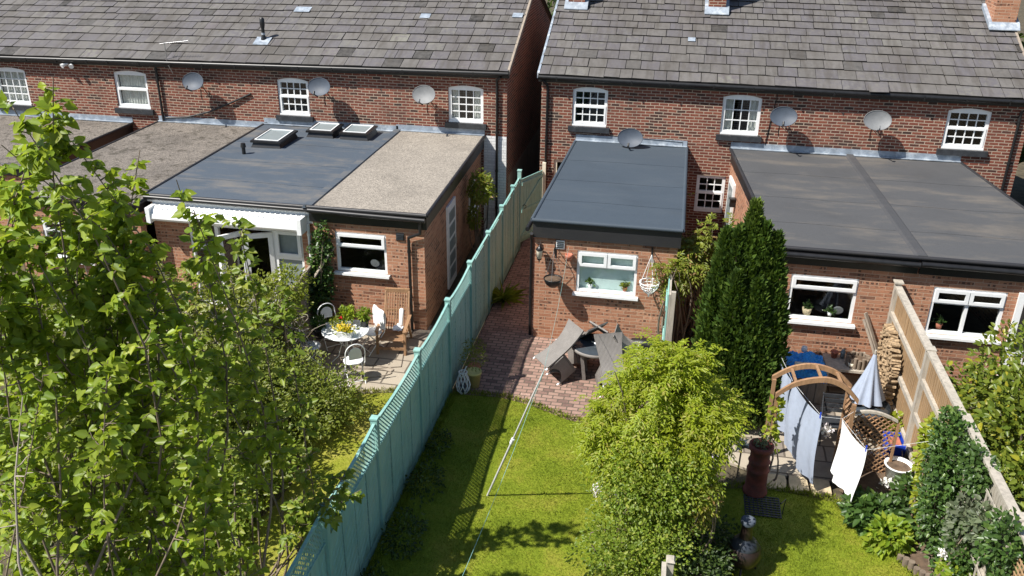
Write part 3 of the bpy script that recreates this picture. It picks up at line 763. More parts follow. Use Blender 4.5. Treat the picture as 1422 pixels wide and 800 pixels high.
# ------------------------------------------------------------------ flat roofed extensions (parts of their houses)
def extension(h, xl, xr, yf, xbl, xbr, zt, roofmat, holes, fdepth=.3, fmat='black_plastic', lip='felt_black', brickm='extension_brick', left=True, right=True, ov=.1, ovl=.06, ovr=.06, zb=None):
    zb = zt if zb is None else zb
    m = MB(); fr, ln = frame((xl, yf), (xr, yf)); zw = zt - .1
    m.panel(fr, rect(0, ln, 0, zw), [rect(*q) for q in holes], -.22, 0)
    if left:
        f2, l2 = frame((xbl, YF - .003), (xl, yf + .221)); m.panel(f2, rect(0, l2, 0, zw), [], -.2, 0)
    if right:
        f2, l2 = frame((xr, yf + .221), (xbr, YF - .003)); m.panel(f2, rect(0, l2, 0, zw), [], -.2, 0)
    m.build('extension_wall', brickm, h)
    A, B, C, D = (xl - ovl, yf - ov), (xr + ovr, yf - ov), (xbr + ovr, YF - .002), (xbl - ovl, YF - .002)
    m = MB(); nu, nv = 14, 20; rr = random.Random(int(abs(xl) * 100))
    ph = [rr.random() * 6 for _ in range(4)]
    def top(s, t):
        x = (A[0] + (B[0] - A[0]) * s) * (1 - t) + (D[0] + (C[0] - D[0]) * s) * t; y = A[1] + (D[1] - A[1]) * t
        e = min(s, 1 - s, t * 2, 1) ** .5
        return (x, y, zt + (zb - zt) * t + .012 * e * (math.sin(x * 2.1 + ph[0]) + math.sin(y * 1.7 + x + ph[1])))
    m.grid(top, nu, nv)
    m.add([(A[0], A[1], zt - .06), (B[0], B[1], zt - .06), (C[0], C[1], zt - .06), (D[0], D[1], zt - .06), (A[0], A[1], zt), (B[0], B[1], zt), (C[0], C[1], zb), (D[0], D[1], zb)],
          [(3, 2, 1, 0), (0, 1, 5, 4), (1, 2, 6, 5), (2, 3, 7, 6), (3, 0, 4, 7)])
    roof = m.build('extension_roof', roofmat, h)
    # raised felt lip round the open edges
    m = MB()
    for (p, q) in ((A, B), (B, C), (D, A)):
        m.tube([(p[0], p[1], zt - .015), (q[0], q[1], (zt if q[1] < 20 else zb) - .015)], .045, 8)
    m.build('roof_edge', lip, roof)
    m = MB(); e = .02
    zf = zt - .062; z0 = zt - fdepth - .06
    m.box(A[0] + .015, B[0] - .015, A[1] + .03, yf - .004, z0, zf)
    f2, l2 = frame((B[0] - .03, yf - .05), (C[0] - .03, YF - .01)); m.fbox(f2, 0, l2, z0, zf, -.022, .0)
    f2, l2 = frame((D[0] + .03, YF - .01), (A[0] + .03, yf - .05)); m.fbox(f2, 0, l2, z0, zf, -.022, .0)
    m.build('fascia', fmat, h)
    m = MB(); m.box(D[0], C[0], YF - .1, YF - .004, zb + .012, zb + .03); m.box(D[0], C[0], YF - .012, YF - .003, zb + .03, zb + .17)
    m.build('flashing', 'lead', roof)
    if roofmat.startswith('felt'):                  # lapped sheet joints across the roof
        for t in (.2, .44, .7):
            m = MB(); (xa, ya, za), (xb, yb, zb_) = top(.01, t), top(.99, t + rr.uniform(-.01, .01))
            n = 24
            for k in range(n):
                p, q = top(.01 + .98 * k / n, t), top(.01 + .98 * (k + 1) / n, t)
                m.hexa([(p[0], p[1], p[2] - .01), (q[0], q[1], q[2] - .01), (q[0], q[1] + .06, q[2] - .01), (p[0], p[1] + .06, p[2] - .01), (p[0], p[1], p[2] + .007), (q[0], q[1], q[2] + .007), (q[0], q[1] + .06, q[2] + .002), (p[0], p[1] + .06, p[2] + .002)])
            m.build('felt_lap', roofmat, roof)
    return roof, fr

# house D: tan gravel roof, kitchen window, side door
xo = -7.67
rD, fr = extension(LD, xo, -5.12, 17.45, -7.70, -5.28, 2.84, 'gravel_tan', [(.50, 1.68, 1.31, 2.26)], .3, left=False, ovr=.1)
casement(LD, fr, .50, 1.68, 1.31, 2.26, 1, .36, False)
m = MB(); m.tube([(-7.7, 17.31, 2.76), (-5.05, 17.31, 2.72)], .055, 10); m.build('gutter', 'black_plastic', LD)
downpipe(LD, -5.45, 17.38, 0, 2.2, top=[(-5.45, 17.36, 2.28), (-5.18, 17.35, 2.4), (-5.16, 17.32, 2.7)])
m = MB(); m.fbox(fr, 1.92, 2.1, 2.18, 2.34, 0, .03)
for k in range(4): m.fbox(fr, 1.935, 2.085, 2.2 + k * .033, 2.212 + k * .033, .03, .045)
m.build('wall_vent', 'dark_paint', LD)
f2, l2 = frame((-5.12, 17.67), (-5.28, 23.997))
m = MB(); m.fbox(f2, 1.85, 2.72, .1, 2.25, .003, .05)
d = m.build('door', 'upvc', LD)
m = MB()
for k in range(5): m.fbox(f2, 1.98, 2.59, .3 + k * .37, .58 + k * .37, .05, .056)
m.build('pane', 'frosted', d)
m = MB(); m.fbox(f2, 2.6, 2.63, 1.05, 1.2, .056, .085); m.build('handle', 'steel', d)
m = MB(); m.fbox(f2, 4.5, 5.3, 1.1, 1.9, .003, .03); w = m.build('window', 'upvc', LD)
m = MB(); m.fbox(f2, 4.57, 5.23, 1.17, 1.83, .03, .034); m.build('pane', 'room_dark', w)
m = MB(); m.fbox(f2, 4.45, 5.35, 1.04, 1.099, .003, .13); m.build('sill', 'upvc', w)

# house C: grey felt roof with roof lights, awning and glazed doors
rC, fr = extension(LC, -11.62, xo - .002, 17.55, -11.72, -7.703, 2.80, 'felt_grey', [(.85, 3.62, .05, 2.18)], .12, fmat='upvc', left=True, right=False, ovr=0)
m = MB(); m.hexa([(-7.86, 17.35, 2.79), (-7.56, 17.35, 2.79), (-7.56, 23.98, 2.79), (-7.86, 23.98, 2.79), (-7.80, 17.36, 2.875), (-7.62, 17.36, 2.875), (-7.62, 23.98, 2.875), (-7.80, 23.98, 2.875)])
m.build('party_strip', 'felt_grey', rC)
m = MB(); m.tube([(-11.68, 17.41, 2.74), (-7.72, 17.41, 2.72)], .05, 10); m.build('gutter', 'black_plastic', LC)
for (xa, xb, ya, yb) in ((-11.05, -10.2, 21.55, 22.75), (-10.02, -9.22, 22.85, 23.72), (-9.05, -8.22, 22.85, 23.74)):
    m = MB(); z0 = 2.79; z1 = 2.93
    m.hexa([(xa, ya, z0), (xb, ya, z0), (xb, yb, z0), (xa, yb, z0), (xa + .06, ya + .06, z1), (xb - .06, ya + .06, z1), (xb - .06, yb - .06, z1 + .03), (xa + .06, yb - .06, z1 + .03)])
    s = m.build('skylight', 'black_plastic', LC)
    q = [(xa + .0, ya + .0), (xb - .0, ya + .0), (xb - .0, yb - .0), (xa + .0, yb - .0)]
    m = MB()
    ii = .09
    for k in range(4):
        p, r_ = q[k], q[(k + 1) % 4]; zk = lambda y: z1 + .002 + .03 * (y - ya) / (yb - ya)
        cx, cy = (xa + xb) / 2, (ya + yb) / 2
        inn = lambda t: (t[0] + (ii if t[0] < cx else -ii), t[1] + (ii if t[1] < cy else -ii))
        p2, r2 = inn(p), inn(r_)
        m.hexa([(*p, zk(p[1])), (*r_, zk(r_[1])), (*r2, zk(r2[1])), (*p2, zk(p2[1])), (*p, zk(p[1]) + .05), (*r_, zk(r_[1]) + .05), (*r2, zk(r2[1]) + .06), (*p2, zk(p2[1]) + .06)])
    m.build('rim', 'black_plastic', s)
    m = MB(); zk = lambda y: z1 + .045 + .03 * (y - ya) / (yb - ya)
    m.hexa([(xa + .092, ya + .092, zk(ya)), (xb - .092, ya + .092, zk(ya)), (xb - .092, yb - .092, zk(yb)), (xa + .092, yb - .092, zk(yb)), (xa + .092, ya + .092, zk(ya) + .008), (xb - .092, ya + .092, zk(ya) + .008), (xb - .092, yb - .092, zk(yb) + .008), (xa + .092, yb - .092, zk(yb) + .008)])
    m.build('pane', 'frosted', s)
    m = MB()
    for (u0, u1, v0, v1) in ((xa + .085, xb - .085, ya + .085, ya + .12), (xa + .085, xb - .085, yb - .12, yb - .085), (xa + .085, xa + .115, ya + .12, yb - .12), (xb - .115, xb - .085, ya + .12, yb - .12)):
        m.hexa([(u0, v0, zk(v0) + .009), (u1, v0, zk(v0) + .009), (u1, v1, zk(v1) + .009), (u0, v1, zk(v1) + .009), (u0, v0, zk(v0) + .03), (u1, v0, zk(v0) + .03), (u1, v1, zk(v1) + .03), (u0, v1, zk(v1) + .03)])
    m.build('glazing_frame', 'upvc', s)
m = MB(); m.tube([(-10.95, 20.95, 2.8), (-10.95, 20.95, 3.0)], .05, 8); m.tube([(-10.95, 20.95, 2.98), (-10.95, 20.95, 3.08)], [.075, .06], 8); m.build('roof_vent', 'black_plastic', rC)
# awning cassette: rolled white fabric under a ribbed hood
m = MB(); a, b = -11.5, -7.85
prof = [(17.545, 2.56), (17.40, 2.57), (17.22, 2.5), (17.16, 2.42), (17.15, 2.33), (17.2, 2.27), (17.3, 2.25), (17.545, 2.3)]
n = len(prof)
m.add([(a, *p) for p in prof] + [(b, *p) for p in prof], [(k, (k + 1) % n, n + (k + 1) % n, n + k) for k in range(n)] + [tuple(range(n))[::-1], tuple(range(n, 2 * n))], False)
for k in range(30):
    x = a + .06 + (b - a - .12) * k / 29; m.hexa([(x - .018, 17.42, 2.568), (x + .018, 17.42, 2.568), (x + .018, 17.24, 2.512), (x - .018, 17.24, 2.512), (x - .018, 17.42, 2.585), (x + .018, 17.42, 2.585), (x + .018, 17.24, 2.528), (x - .018, 17.24, 2.528)])
aw = m.build('awning', 'upvc', LC)
for x in (a + .02, b - .02): MB().box(x - .05, x + .05, 17.13, 17.5, 2.22, 2.58).build('end_cap', 'upvc', aw)
m = MB(); m.box(-11.55, -7.69, 17.50, 17.546, 2.38, 2.66); m.build('fascia', 'upvc', LC)
downpipe(LC, -7.79, 17.46, .6, 2.38, 'upvc')
# glazed door set, one leaf standing open
W = [(0, .66), (.66, 1.36), (1.36, 2.08), (2.08, 2.77)]
m = MB(); holes = [rect(.85 + .06, .85 + .63, .15, 1.5), rect(.85 + .06, .85 + .63, 1.6, 2.1), rect(.85 + .72, .85 + 2.04, .1, 2.08), rect(.85 + 2.14, .85 + 2.71, .15, 1.42), rect(.85 + 2.14, .85 + 2.71, 1.52, 2.1)]
m.panel(fr, rect(.853, 3.617, .053, 2.177), holes, -.11, -.02)
dw = m.build('glazed_doors', 'upvc', LC)
panes(dw, fr, [(.91, 1.48, .15, 1.5), (.91, 1.48, 1.6, 2.1)], -.06); panes(dw, fr, [(2.99, 3.56, .15, 1.42), (2.99, 3.56, 1.52, 2.1)], -.06, 'frosted')
m = MB(); m.panel(fr, rect(2.97, 3.58, 1.5, 2.12), [rect(3.05, 3.5, 1.58, 2.04)], -.018, .02); m.build('top_light', 'upvc', dw)
for (px, ang) in ((.85 + 1.38, -.85), (.85 + 2.04, .42)):
    p = fr(px, 0, -.02); q = (p[0] - .64 * math.cos(ang) , p[1] - .64 * abs(math.sin(ang))) if ang > 0 else (p[0] - .64 * math.cos(ang), p[1] - .64 * abs(math.sin(ang)))
    f3, l3 = frame(q, (p[0], p[1])) 
    m = MB(); m.panel(f3, rect(0, l3, .1, 2.06), [rect(.1, l3 - .1, .3, 1.95)], -.03, .03)
    dl = m.build('door_leaf', 'upvc', LC); panes(dl, f3, [(.1, l3 - .1, .3, 1.95)], 0)
    m = MB(); m.fbox(f3, .03, .06, 1.0, 1.18, .03, .06); m.build('handle', 'steel', dl)

# house B and A: mossy gravel roofs at the left
rB, fr = extension(LB, -15.0, -11.75, 17.2, -15.1, -11.74, 2.68, 'gravel_mossy', [(.7, 1.9, 1.1, 2.1)], .2, right=False)
casement(LB, fr, .7, 1.9, 1.1, 2.1, 2, .3, False)
rA, fr = extension(LA, -20.6, -16.1, 19.5, -20.6, -16.1, 2.58, 'gravel_mossy', [(1.8, 3.0, 1.0, 2.05)], .25)
casement(LA, fr, 1.8, 3.0, 1.0, 2.05, 2, .3, True)
# house E: blue felt roof, frosted window with two top lights
rE, fr = extension(RE, -2.70, .33, 17.65, -2.55, .36, 2.86, 'felt_blue', [(.92, 2.22, 1.22, 2.19)], .36, fmat='felt_black', lip='felt_blue')
casement(RE, fr, .92, 2.22, 1.22, 2.19, 2, .37, False, blind='blind_mint')
downpipe(RE, -2.78, 17.72, 0, 2.3, top=[(-2.78, 17.66, 2.4), (-2.76, 17.5, 2.55)])
m = MB(); m.tube([(-2.86, 17.55, 2.62), (-2.70, 23.9, 2.62)], .05, 8); m.build('gutter', 'black_plastic', RE)
m = MB(); m.fbox(fr, .46, .64, 2.2, 2.39, .002, .03); wv = m.build('wall_vent', 'upvc', RE)
m = MB()
for k in range(4): m.fbox(fr, .475, .625, 2.225 + k * .04, 2.247 + k * .04, .03, .04)
m.build('vent_slats', 'dark_paint', wv)
# house F and G: joined brown felt roof
rF, fr = extension(RF_, 2.27, 4.915, 17.05, 1.63, 4.635, 2.90, 'felt_brown', [(.32, 1.62, 1.31, 2.3)], .3, right=False, ovr=0)
casement(RF_, fr, .32, 1.62, 1.31, 2.3, 1, .3, False)
rG, fg = extension(RG, 4.917, 8.2, 17.05, 4.637, 7.3, 2.90, 'felt_brown', [(.37, 1.72, 1.25, 2.27)], .3, left=False, ovl=0)
casement(RG, fg, .37, 1.72, 1.25, 2.27, 2, .32, True)
m = MB(); m.hexa([(4.78, 16.94, 2.89), (5.06, 16.94, 2.89), (4.76, 23.98, 2.89), (4.5, 23.98, 2.89), (4.84, 16.95, 2.94), (5.0, 16.95, 2.94), (4.71, 23.98, 2.94), (4.55, 23.98, 2.94)])
m.build('party_strip', 'felt_seam', rG)
for (h, a, b) in ((RF_, 2.2, 4.9), (RG, 4.92, 8.25)):
    m = MB(); m.tube([(a, 16.89, 2.78), (b, 16.89, 2.76)], .055, 10); m.build('gutter', 'black_plastic', h)
m = MB(); m.fbox(fg, 1.9, 2.75, .05, 2.3, .003, .05); d = m.build('door', 'upvc', RG)
m = MB(); m.fbox(fg, 2.02, 2.63, 1.1, 2.18, .05, .056); m.build('pane', 'room_dark', d)
m = MB(); m.fbox(fg, 1.95, 1.98, 1.05, 1.2, .05, .085); m.build('handle', 'steel', d)
f2, l2 = frame((1.63, 23.997), (2.27, 17.27))
m = MB(); m.fbox(f2, .35, 1.2, .05, 2.25, .003, .06); d = m.build('door', 'upvc', RF_); d['label'] = 'white side door next to the ground floor window'
m = MB(); m.fbox(f2, .47, 1.08, .9, 2.1, .06, .066); m.build('pane', 'frosted', d)
m = MB(); m.fbox(f2, 1.4, 1.5, 1.75, 1.95, .003, .15); m.fbox(f2, 1.37, 1.53, 1.95, 1.98, .0, .17); m.build('wall_lamp', 'black_plastic', RF_)
# things seen on the inner sills
def sill_pots(h, fr, spots):
    for (u, r, hh, mt, mt2) in spots:
        p = fr(u[0], u[1], -.16 if h is not RE else -.10)
        t = thing('windowsill_plant', p, *u[2:])
        m = MB(); m.lathe([(0, 0), (r * .75, 0), (r, hh), (r * .85, hh), (0, hh * .9)], p, 12); m.build('pot', mt, t)
        rg = np.random.default_rng(int(u[0] * 100)); n = 50
        P = np.array(p) + np.array([0, 0, hh]) + rg.normal(0, .035, (n, 3)) + np.array([0, 0, .05])
        leafmesh('leaves', P, rg.normal(0, 1, (n, 3)) + np.array([0, 0, .5]), rg.normal(0, 1, (n, 3)), np.full(n, .09), .5, mt2, t, seed=1)
frE, _ = frame((-2.70, 17.65), (.33, 17.65)); frF, _ = frame((2.27, 17.05), (4.915, 17.05))
sill_pots(RE, frE, [((1.22, 1.29, 'leafy houseplant inside the frosted mint window, left of its sill', 'houseplant'), .06, .1, 'upvc', 'leaf_ivy'), ((1.98, 1.29, 'flowering houseplant inside the frosted mint window, right of its sill', 'houseplant'), .055, .09, 'terracotta', 'leaf_climber')])
sill_pots(RF_, frF, [((.75, 1.38, 'houseplant in a tan pot inside the single pane kitchen window right of the cypress', 'houseplant'), .1, .13, 'stone', 'leaf_ivy'), ((1.2, 1.38, 'small green houseplant on the sill right of the tan pot', 'houseplant'), .05, .08, 'upvc', 'leaf_ivy')])
sill_pots(RG, fg, [((.66, 1.32, 'houseplant in a red pot inside the two pane window by the tan fence', 'houseplant'), .07, .11, 'terracotta', 'leaf_ivy')])
t = thing('ornament_plate', fr(1.35, 1.38, -.18), 'round pale plate standing on the kitchen sill beside the cypress', 'plate')
m = MB(); p = fr(1.35, 1.5, -.17); m.tube([(p[0], p[1], p[2]), (p[0], p[1] + .012, p[2] + .004)], [.1, .11], 20); m.build('plate', 'dish_pale', t)
t = thing('ornament_plate', (-6.33, 17.6, 1.38), 'white oval dish on the sill of the window above the bistro table', 'plate')
m = MB(); m.tube([(-6.33, 17.6, 1.5), (-6.33, 17.612, 1.503)], [.1, .105], 20); m.build('plate', 'dish_pale', t)

# dishes
dish((-13.65, 24, 4.02), 'grey satellite dish between the black downpipe and the sloping black cable')
dish((-9.83, 24, 4.06), 'bluish grey satellite dish just right of the white sash window above the roof lights')
dish((-6.80, 24, 4.0), 'pale satellite dish left of the sixteen pane window near the alley', True, -.05)
dish((-1.10, 24, 3.13), 'low grey satellite dish just above the blue grey felt roof')
dish((2.78, 24, 3.93), 'grey satellite dish just right of the curtained twelve pane window')
dish((5.08, 24, 3.96), 'pale satellite dish between the curtained window and the right end sash window', True, .05)
# tv aerial at the eaves, security light
t = thing('tv_aerial', (-14.45, 23.95, 4.3), 'thin metal tv aerial rising over the gutter of the left roof', 'aerial')
m = MB(); m.tube([(-14.45, 23.93, 4.15), (-14.5, 23.8, 4.45), (-14.5, 23.8, 5.05)], .014, 6); m.build('mast', 'steel', t)
m = MB(); m.tube([(-14.65, 23.8, 5.0), (-13.75, 23.8, 5.12)], .01, 5)
for k in range(12):
    x = -14.6 + .85 * k / 11; z = 5.007 + .113 * k / 11; m.tube([(x, 23.68, z), (x, 23.92, z)], .004, 4)
m.build('boom', 'steel', t)
t = thing('security_light', (-17.75, 23.99, 4.22), 'small white twin security light under the left gutter', 'lamp')
m = MB(); m.box(-17.82, -17.68, 23.93, 23.995, 4.2, 4.32); m.build('housing', 'upvc', t)
m = MB()
for s in (-.13, .13): m.tube([(-17.75 + s * .4, 23.93, 4.27), (-17.75 + s, 23.82, 4.25), (-17.75 + s * 1.2, 23.76, 4.22)], [.03, .05, .07], 10)
m.build('lamp_heads', 'upvc', t)
# ------------------------------------------------------------------ ground
def sheet(name, pts, z0, z1, mat):
    m = MB(); m.poly(pts, z0, z1); return struct(m.build(name, mat))
m = MB()
m.grid(lambda s, t: (-150 + 300 * s, -40 + 240 * t, -.06), 40, 40); struct(m.build('ground', 'earth'))
sheet('house_ground', [(-25, 14.9), (9.5, 14.9), (9.5, 34), (-25, 34)], -.055, -.045, 'earth')
sheet('middle_lawn', [(-3.96, 5), (.42, 5), (.42, 14.2), (-.6, 14.25), (-1.5, 14.42), (-2.3, 14.8), (-2.9, 14.95), (-3.96, 14.9)], -.05, 0, 'lawn')
sheet('left_lawn', [(-11.5, 5), (-4.02, 5), (-4.02, 14.35), (-4.9, 14.75), (-6.1, 14.4), (-7.85, 14.2), (-11.5, 14)], -.05, -.004, 'lawn_yellow')
sheet('right_lawn', [(.6, 5), (4.25, 5), (4.25, 10.2), (4.15, 11.2), (3.78, 11.95), (3.35, 12.45), (3.2, 12.85), (2.1, 12.98), (.6, 12.7)], -.05, 0, 'lawn')
sheet('block_patio', [(-3.9, 24), (-3.9, 14.9), (-2.9, 14.95), (-2.3, 14.8), (-1.5, 14.42), (-.6, 14.25), (.35, 14.2), (.35, 17.9), (-2.65, 17.9), (-2.65, 24)], -.045, .012, 'block_paving')
sheet('slab_patio', [(-7.6, 17.7), (-7.6, 14.25), (-6.1, 14.42), (-4.9, 14.77), (-4.02, 14.36), (-4.02, 24), (-5.0, 24), (-5.0, 17.7)], -.04, .01, 'slab_paving')
sheet('left_patio', [(-11.6, 18), (-11.6, 14.05), (-7.75, 14.22), (-7.75, 18)], -.04, .006, 'slab_paving')
sheet('right_patio', [(.8, 17.2), (.8, 13.9), (2.0, 13.42), (4.3, 13.42), (4.45, 14), (4.45, 17.2)], -.04, .008, 'slab_paving')
sheet('alley', [(-4.5, 24), (-3.65, 24), (-3.65, 34), (-4.5, 34)], -.04, .004, 'block_paving')
rr = random.Random(5)
for i, (a, b) in enumerate(((2.08, 2.46), (2.48, 2.83), (2.85, 3.2))):
    m = MB(); pts = []
    cx, cy, w, h = (a + b) / 2, 13.2, (b - a) / 2 - .015, .2
    for (u, v) in ((-1, -1), (-.3, -1.03), (.4, -.97), (1, -.9), (1.02, .2), (.95, .95), (.1, 1.03), (-.9, 1), (-1.03, .1)): pts.append((cx + u * w * rr.uniform(.94, 1.03), cy + v * h * rr.uniform(.94, 1.04)))
    m.poly(pts, -.03, .03); struct(m.build('flagstone', 'stone'))
m = MB()
def bed(s, t):
    y = 5 + 9.2 * t; xl = 4.2 if y < 11.2 else 4.2 - (y - 11.2) * .45 if y < 13.2 else 3.45
    xl += .04 * math.sin(y * 5); x = xl + (4.95 - xl) * s
    return (x, y, .02 + .09 * math.sin(s * math.pi) + .03 * math.sin(x * 13 + y * 7) + .02 * math.sin(y * 23 - x * 9))
m.grid(bed, 12, 90); struct(m.build('flower_bed', 'soil'))
m = MB(); m.grid(lambda s, t: (-.35 + 1.15 * s, 5 + 9.2 * t, .015 + .05 * math.sin(s * math.pi) + .015 * math.sin(t * 160 + s * 5)), 8, 90); struct(m.build('shrub_bed', 'soil'))
m = MB(); m.grid(lambda s, t: (-13 + 6.9 * s + .25 * math.sin(t * 11), 5 + 9 * t, .01 + .05 * math.sin(s * math.pi) + .02 * math.sin(t * 70 + s * 35)), 30, 60); struct(m.build('thicket_bed', 'earth'))
# grass blades
def grass(name, poly, n, mat, seed, h=.045, label=''):
    rg = np.random.default_rng(seed); p = np.array(poly); lo, hi = p.min(0), p.max(0)
    q = lo + rg.random((int(n * 1.6), 2)) * (hi - lo); ins = np.zeros(len(q), bool)
    for i in range(len(p)):
        a, b = p[i], p[(i + 1) % len(p)]
        c = ((a[1] > q[:, 1]) != (b[1] > q[:, 1])) & (q[:, 0] < (b[0] - a[0]) * (q[:, 1] - a[1]) / (b[1] - a[1] + 1e-12) + a[0]); ins ^= c
    q = q[ins][:n]; k = len(q)
    patch = .6 + .5 * np.sin(q[:, 0] * 2.3 + seed) * np.sin(q[:, 1] * 1.9)
    P = np.column_stack([q, np.zeros(k)]); D = rg.normal(0, .55, (k, 3)); D[:, 2] = .75 + rg.random(k) * .6
    E = []
    for i in range(len(p)):
        a, b = p[i], p[(i + 1) % len(p)]; ne = int(np.linalg.norm(b - a) * 260); tt = rg.random((ne, 1)); E.append(a + (b - a) * tt + rg.normal(0, .045, (ne, 2)))
    E = np.concatenate(E); e = len(E); P = np.concatenate([P, np.column_stack([E, np.zeros(e)])]); D2 = rg.normal(0, .5, (e, 3)); D2[:, 2] = .9 + rg.random(e) * .5; D = np.concatenate([D, D2])
    # a few plantain and clover weeds as little rosettes of wider blades
    W = q[rg.choice(k, 60)]; W = np.repeat(W, 7, 0) + rg.normal(0, .02, (420, 2)); P = np.concatenate([P, np.column_stack([W, np.zeros(420) + .01])]); D3 = rg.normal(0, 1, (420, 3)); D3[:, 2] = .35; D = np.concatenate([D, D3])
    ln = np.concatenate([h * (.5 + .6 * rg.random(k)) * np.clip(patch * .25 + .7, .5, 1.2), h * (1.1 + 1.6 * rg.random(e)), .05 + .04 * rg.random(420)]); k = len(P)
    o = leafmesh(name, P, D, rg.normal(0, 1, (k, 3)), ln, .15, mat, None, 'kite', 0, .2, seed, origin=(lo[0], lo[1], 0))
    o['kind'] = 'stuff'; return o
tag(grass('grass', [(-3.85, 7.5), (.3, 7.5), (.3, 14.25), (-.6, 14.28), (-1.5, 14.47), (-2.3, 14.85), (-2.9, 15), (-3.85, 14.95)], 120000, 'lawn', 1), 'short mown yellow green grass of the middle lawn', 'grass')
tag(grass('grass', [(-7.4, 8), (-4.05, 8), (-4.05, 14.4), (-4.9, 14.8), (-6.1, 14.45), (-7.4, 14.3)], 45000, 'lawn_yellow', 2), 'yellowed grass strip left of the teal fence', 'grass')
tag(grass('grass', [(.75, 9), (4.25, 9), (4.25, 10.2), (4.15, 11.25), (3.78, 12.0), (3.35, 12.5), (3.2, 12.9), (2.1, 13.02), (.75, 12.8)], 60000, 'lawn', 3), 'short grass of the right hand lawn by the chiminea', 'grass')

# ------------------------------------------------------------------ teal fence and gate
fx = -3.95
t = thing('garden_fence', (fx, 6, 0), 'long teal painted board fence with trellis top running up between the lawns', 'fence')
py = [4.4, 6.45, 8.52, 10.59, 12.88, 14.94, 16.8, 18.65, 20.33, 21.83, 22.72]
ph = [2.12, 2.12, 2.14, 2.14, 2.06, 2.06, 2.07, 2.05, 2.1, 2.13, 2.28]
rr = random.Random(11)
for y, h in zip(py, ph):
    m = MB(); l = rr.gauss(0, .008)
    m.hexa([(fx - .05, y - .05, -.05), (fx + .05, y - .05, -.05), (fx + .05, y + .05, -.05), (fx - .05, y + .05, -.05), (fx - .05 + l, y - .05, h), (fx + .05 + l, y - .05, h), (fx + .05 + l, y + .05, h), (fx - .05 + l, y + .05, h)])
    m.box(fx - .06 + l, fx + .06 + l, y - .06, y + .06, h, h + .028)
    m.build('post', 'teal_paint', t)
for i in range(len(py) - 1):
    a, b = py[i] + .055, py[i + 1] - .055; trel = i < 6
    hb = 1.58 if trel else min(ph[i], ph[i + 1]) - .12
    m = MB(); n = 4; w = (b - a) / n
    for k in range(n):
        y0 = a + w * k; d = rr.gauss(0, .003); zt = hb + (0 if trel else .05 * (abs((k + .5) / n - .5) * 2) ** 2)
        m.box(fx - .012 + d, fx + .012 + d, y0 + .014, y0 + w - .014, .16, zt)
        q = 4                                                    # diagonal boarding grooves
        for c in range(int((zt - .2) / .16)):
            z = .2 + c * .16; y1, y2 = y0 + .016, y0 + w - .016
            m.hexa([(fx + .0121 + d, y1, z), (fx + .0121 + d, y2, z + (y2 - y1) * .55), (fx + .0121 + d, y2, z + (y2 - y1) * .55 + .02), (fx + .0121 + d, y1, z + .02), (fx + .018 + d, y1, z + .004), (fx + .018 + d, y2, z + (y2 - y1) * .55 + .004), (fx + .018 + d, y2, z + (y2 - y1) * .55 + .012), (fx + .018 + d, y1, z + .012)]) if z + (y2 - y1) * .55 + .02 < zt else None
        j_ = MB(); j_.box(fx - .011, fx + .004, y0 - .0135, y0 + .0135, .16, zt - .012); j_.build('joint', 'teal_gap_shade', t)  # backing strip coloured dark to paint the shade between boards
    m.build('board_panel', 'teal_paint', t)
    m = MB(); n2 = 12                                            # bare timber on the neighbour's side
    for k in range(n2): m.box(fx - .03 - rr.random() * .003, fx - .0145, a + (b - a) * k / n2 + .003, a + (b - a) * (k + 1) / n2 - .003, .16, hb - .015)
    for z in (.3, .85, 1.4): m.box(fx - .07, fx - .034, a, b, z - .035, z + .035)
    m.build('back_boards', 'old_wood', t)
    m = MB(); m.box(fx - .02, fx + .02, a, b, .0, .155); m.build('gravel_board', 'teal_dark', t)
    rail = lambda y: (ph[i] + (ph[i + 1] - ph[i]) * (y - a) / (b - a) - .05) - .05 * math.sin(math.pi * (y - a) / (b - a))
    if trel:
        m = MB(); K = 14
        for k in range(K):
            y0, y1 = a + (b - a) * k / K, a + (b - a) * (k + 1) / K
            m.hexa([(fx - .022, y0, rail(y0) - .03), (fx + .022, y0, rail(y0) - .03), (fx + .022, y1, rail(y1) - .03), (fx - .022, y1, rail(y1) - .03), (fx - .022, y0, rail(y0)), (fx + .022, y0, rail(y0)), (fx + .022, y1, rail(y1)), (fx - .022, y1, rail(y1))])
        m.box(fx - .025, fx + .025, a, b, hb + .003, hb + .033)
        for sgn, off in ((1, .004), (-1, -.004)):
            y = a - .5
            while y < b + .5:
                # diagonal lath clipped to the panel
                p = []
                for q in np.linspace(0, .55, 23):
                    yy = y + sgn * q; z = hb + .035 + q
                    if a < yy < b and z < rail(yy) - .03: p.append((yy, z))
                if len(p) > 1: m.bar((fx + off, p[0][0], p[0][1]), (fx + off, p[-1][0], p[-1][1]), .007, .016, up=(1, 0, 0)) if False else m.hexa([(fx + off - .0035, p[0][0] - .0155, p[0][1]), (fx + off + .0035, p[0][0] - .0155, p[0][1]), (fx + off + .0035, p[0][0] + .0155, p[0][1]), (fx + off - .0035, p[0][0] + .0155, p[0][1]), (fx + off - .0035, p[-1][0] - .0155, p[-1][1]), (fx + off + .0035, p[-1][0] - .0155, p[-1][1]), (fx + off + .0035, p[-1][0] + .0155, p[-1][1]), (fx + off - .0035, p[-1][0] + .0155, p[-1][1])])
                y += .08
        m.build('trellis', 'teal_paint', t)
    else:
        m = MB(); m.box(fx - .022, fx + .022, a, b, hb + .056, hb + .085); m.build('capping', 'teal_paint', t)
g = thing('garden_gate', (-3.7, 23.3, 0), 'closed teal wooden gate with diagonal brace at the end of the fence', 'gate')
f, ln = frame((-3.93, 22.85), (-3.49, 23.82))
m = MB(); n = 8
for k in range(n): m.fbox(f, ln * k / n + .004, ln * (k + 1) / n - .004, .16, 2.0 - .0 * k, -.012, .012)
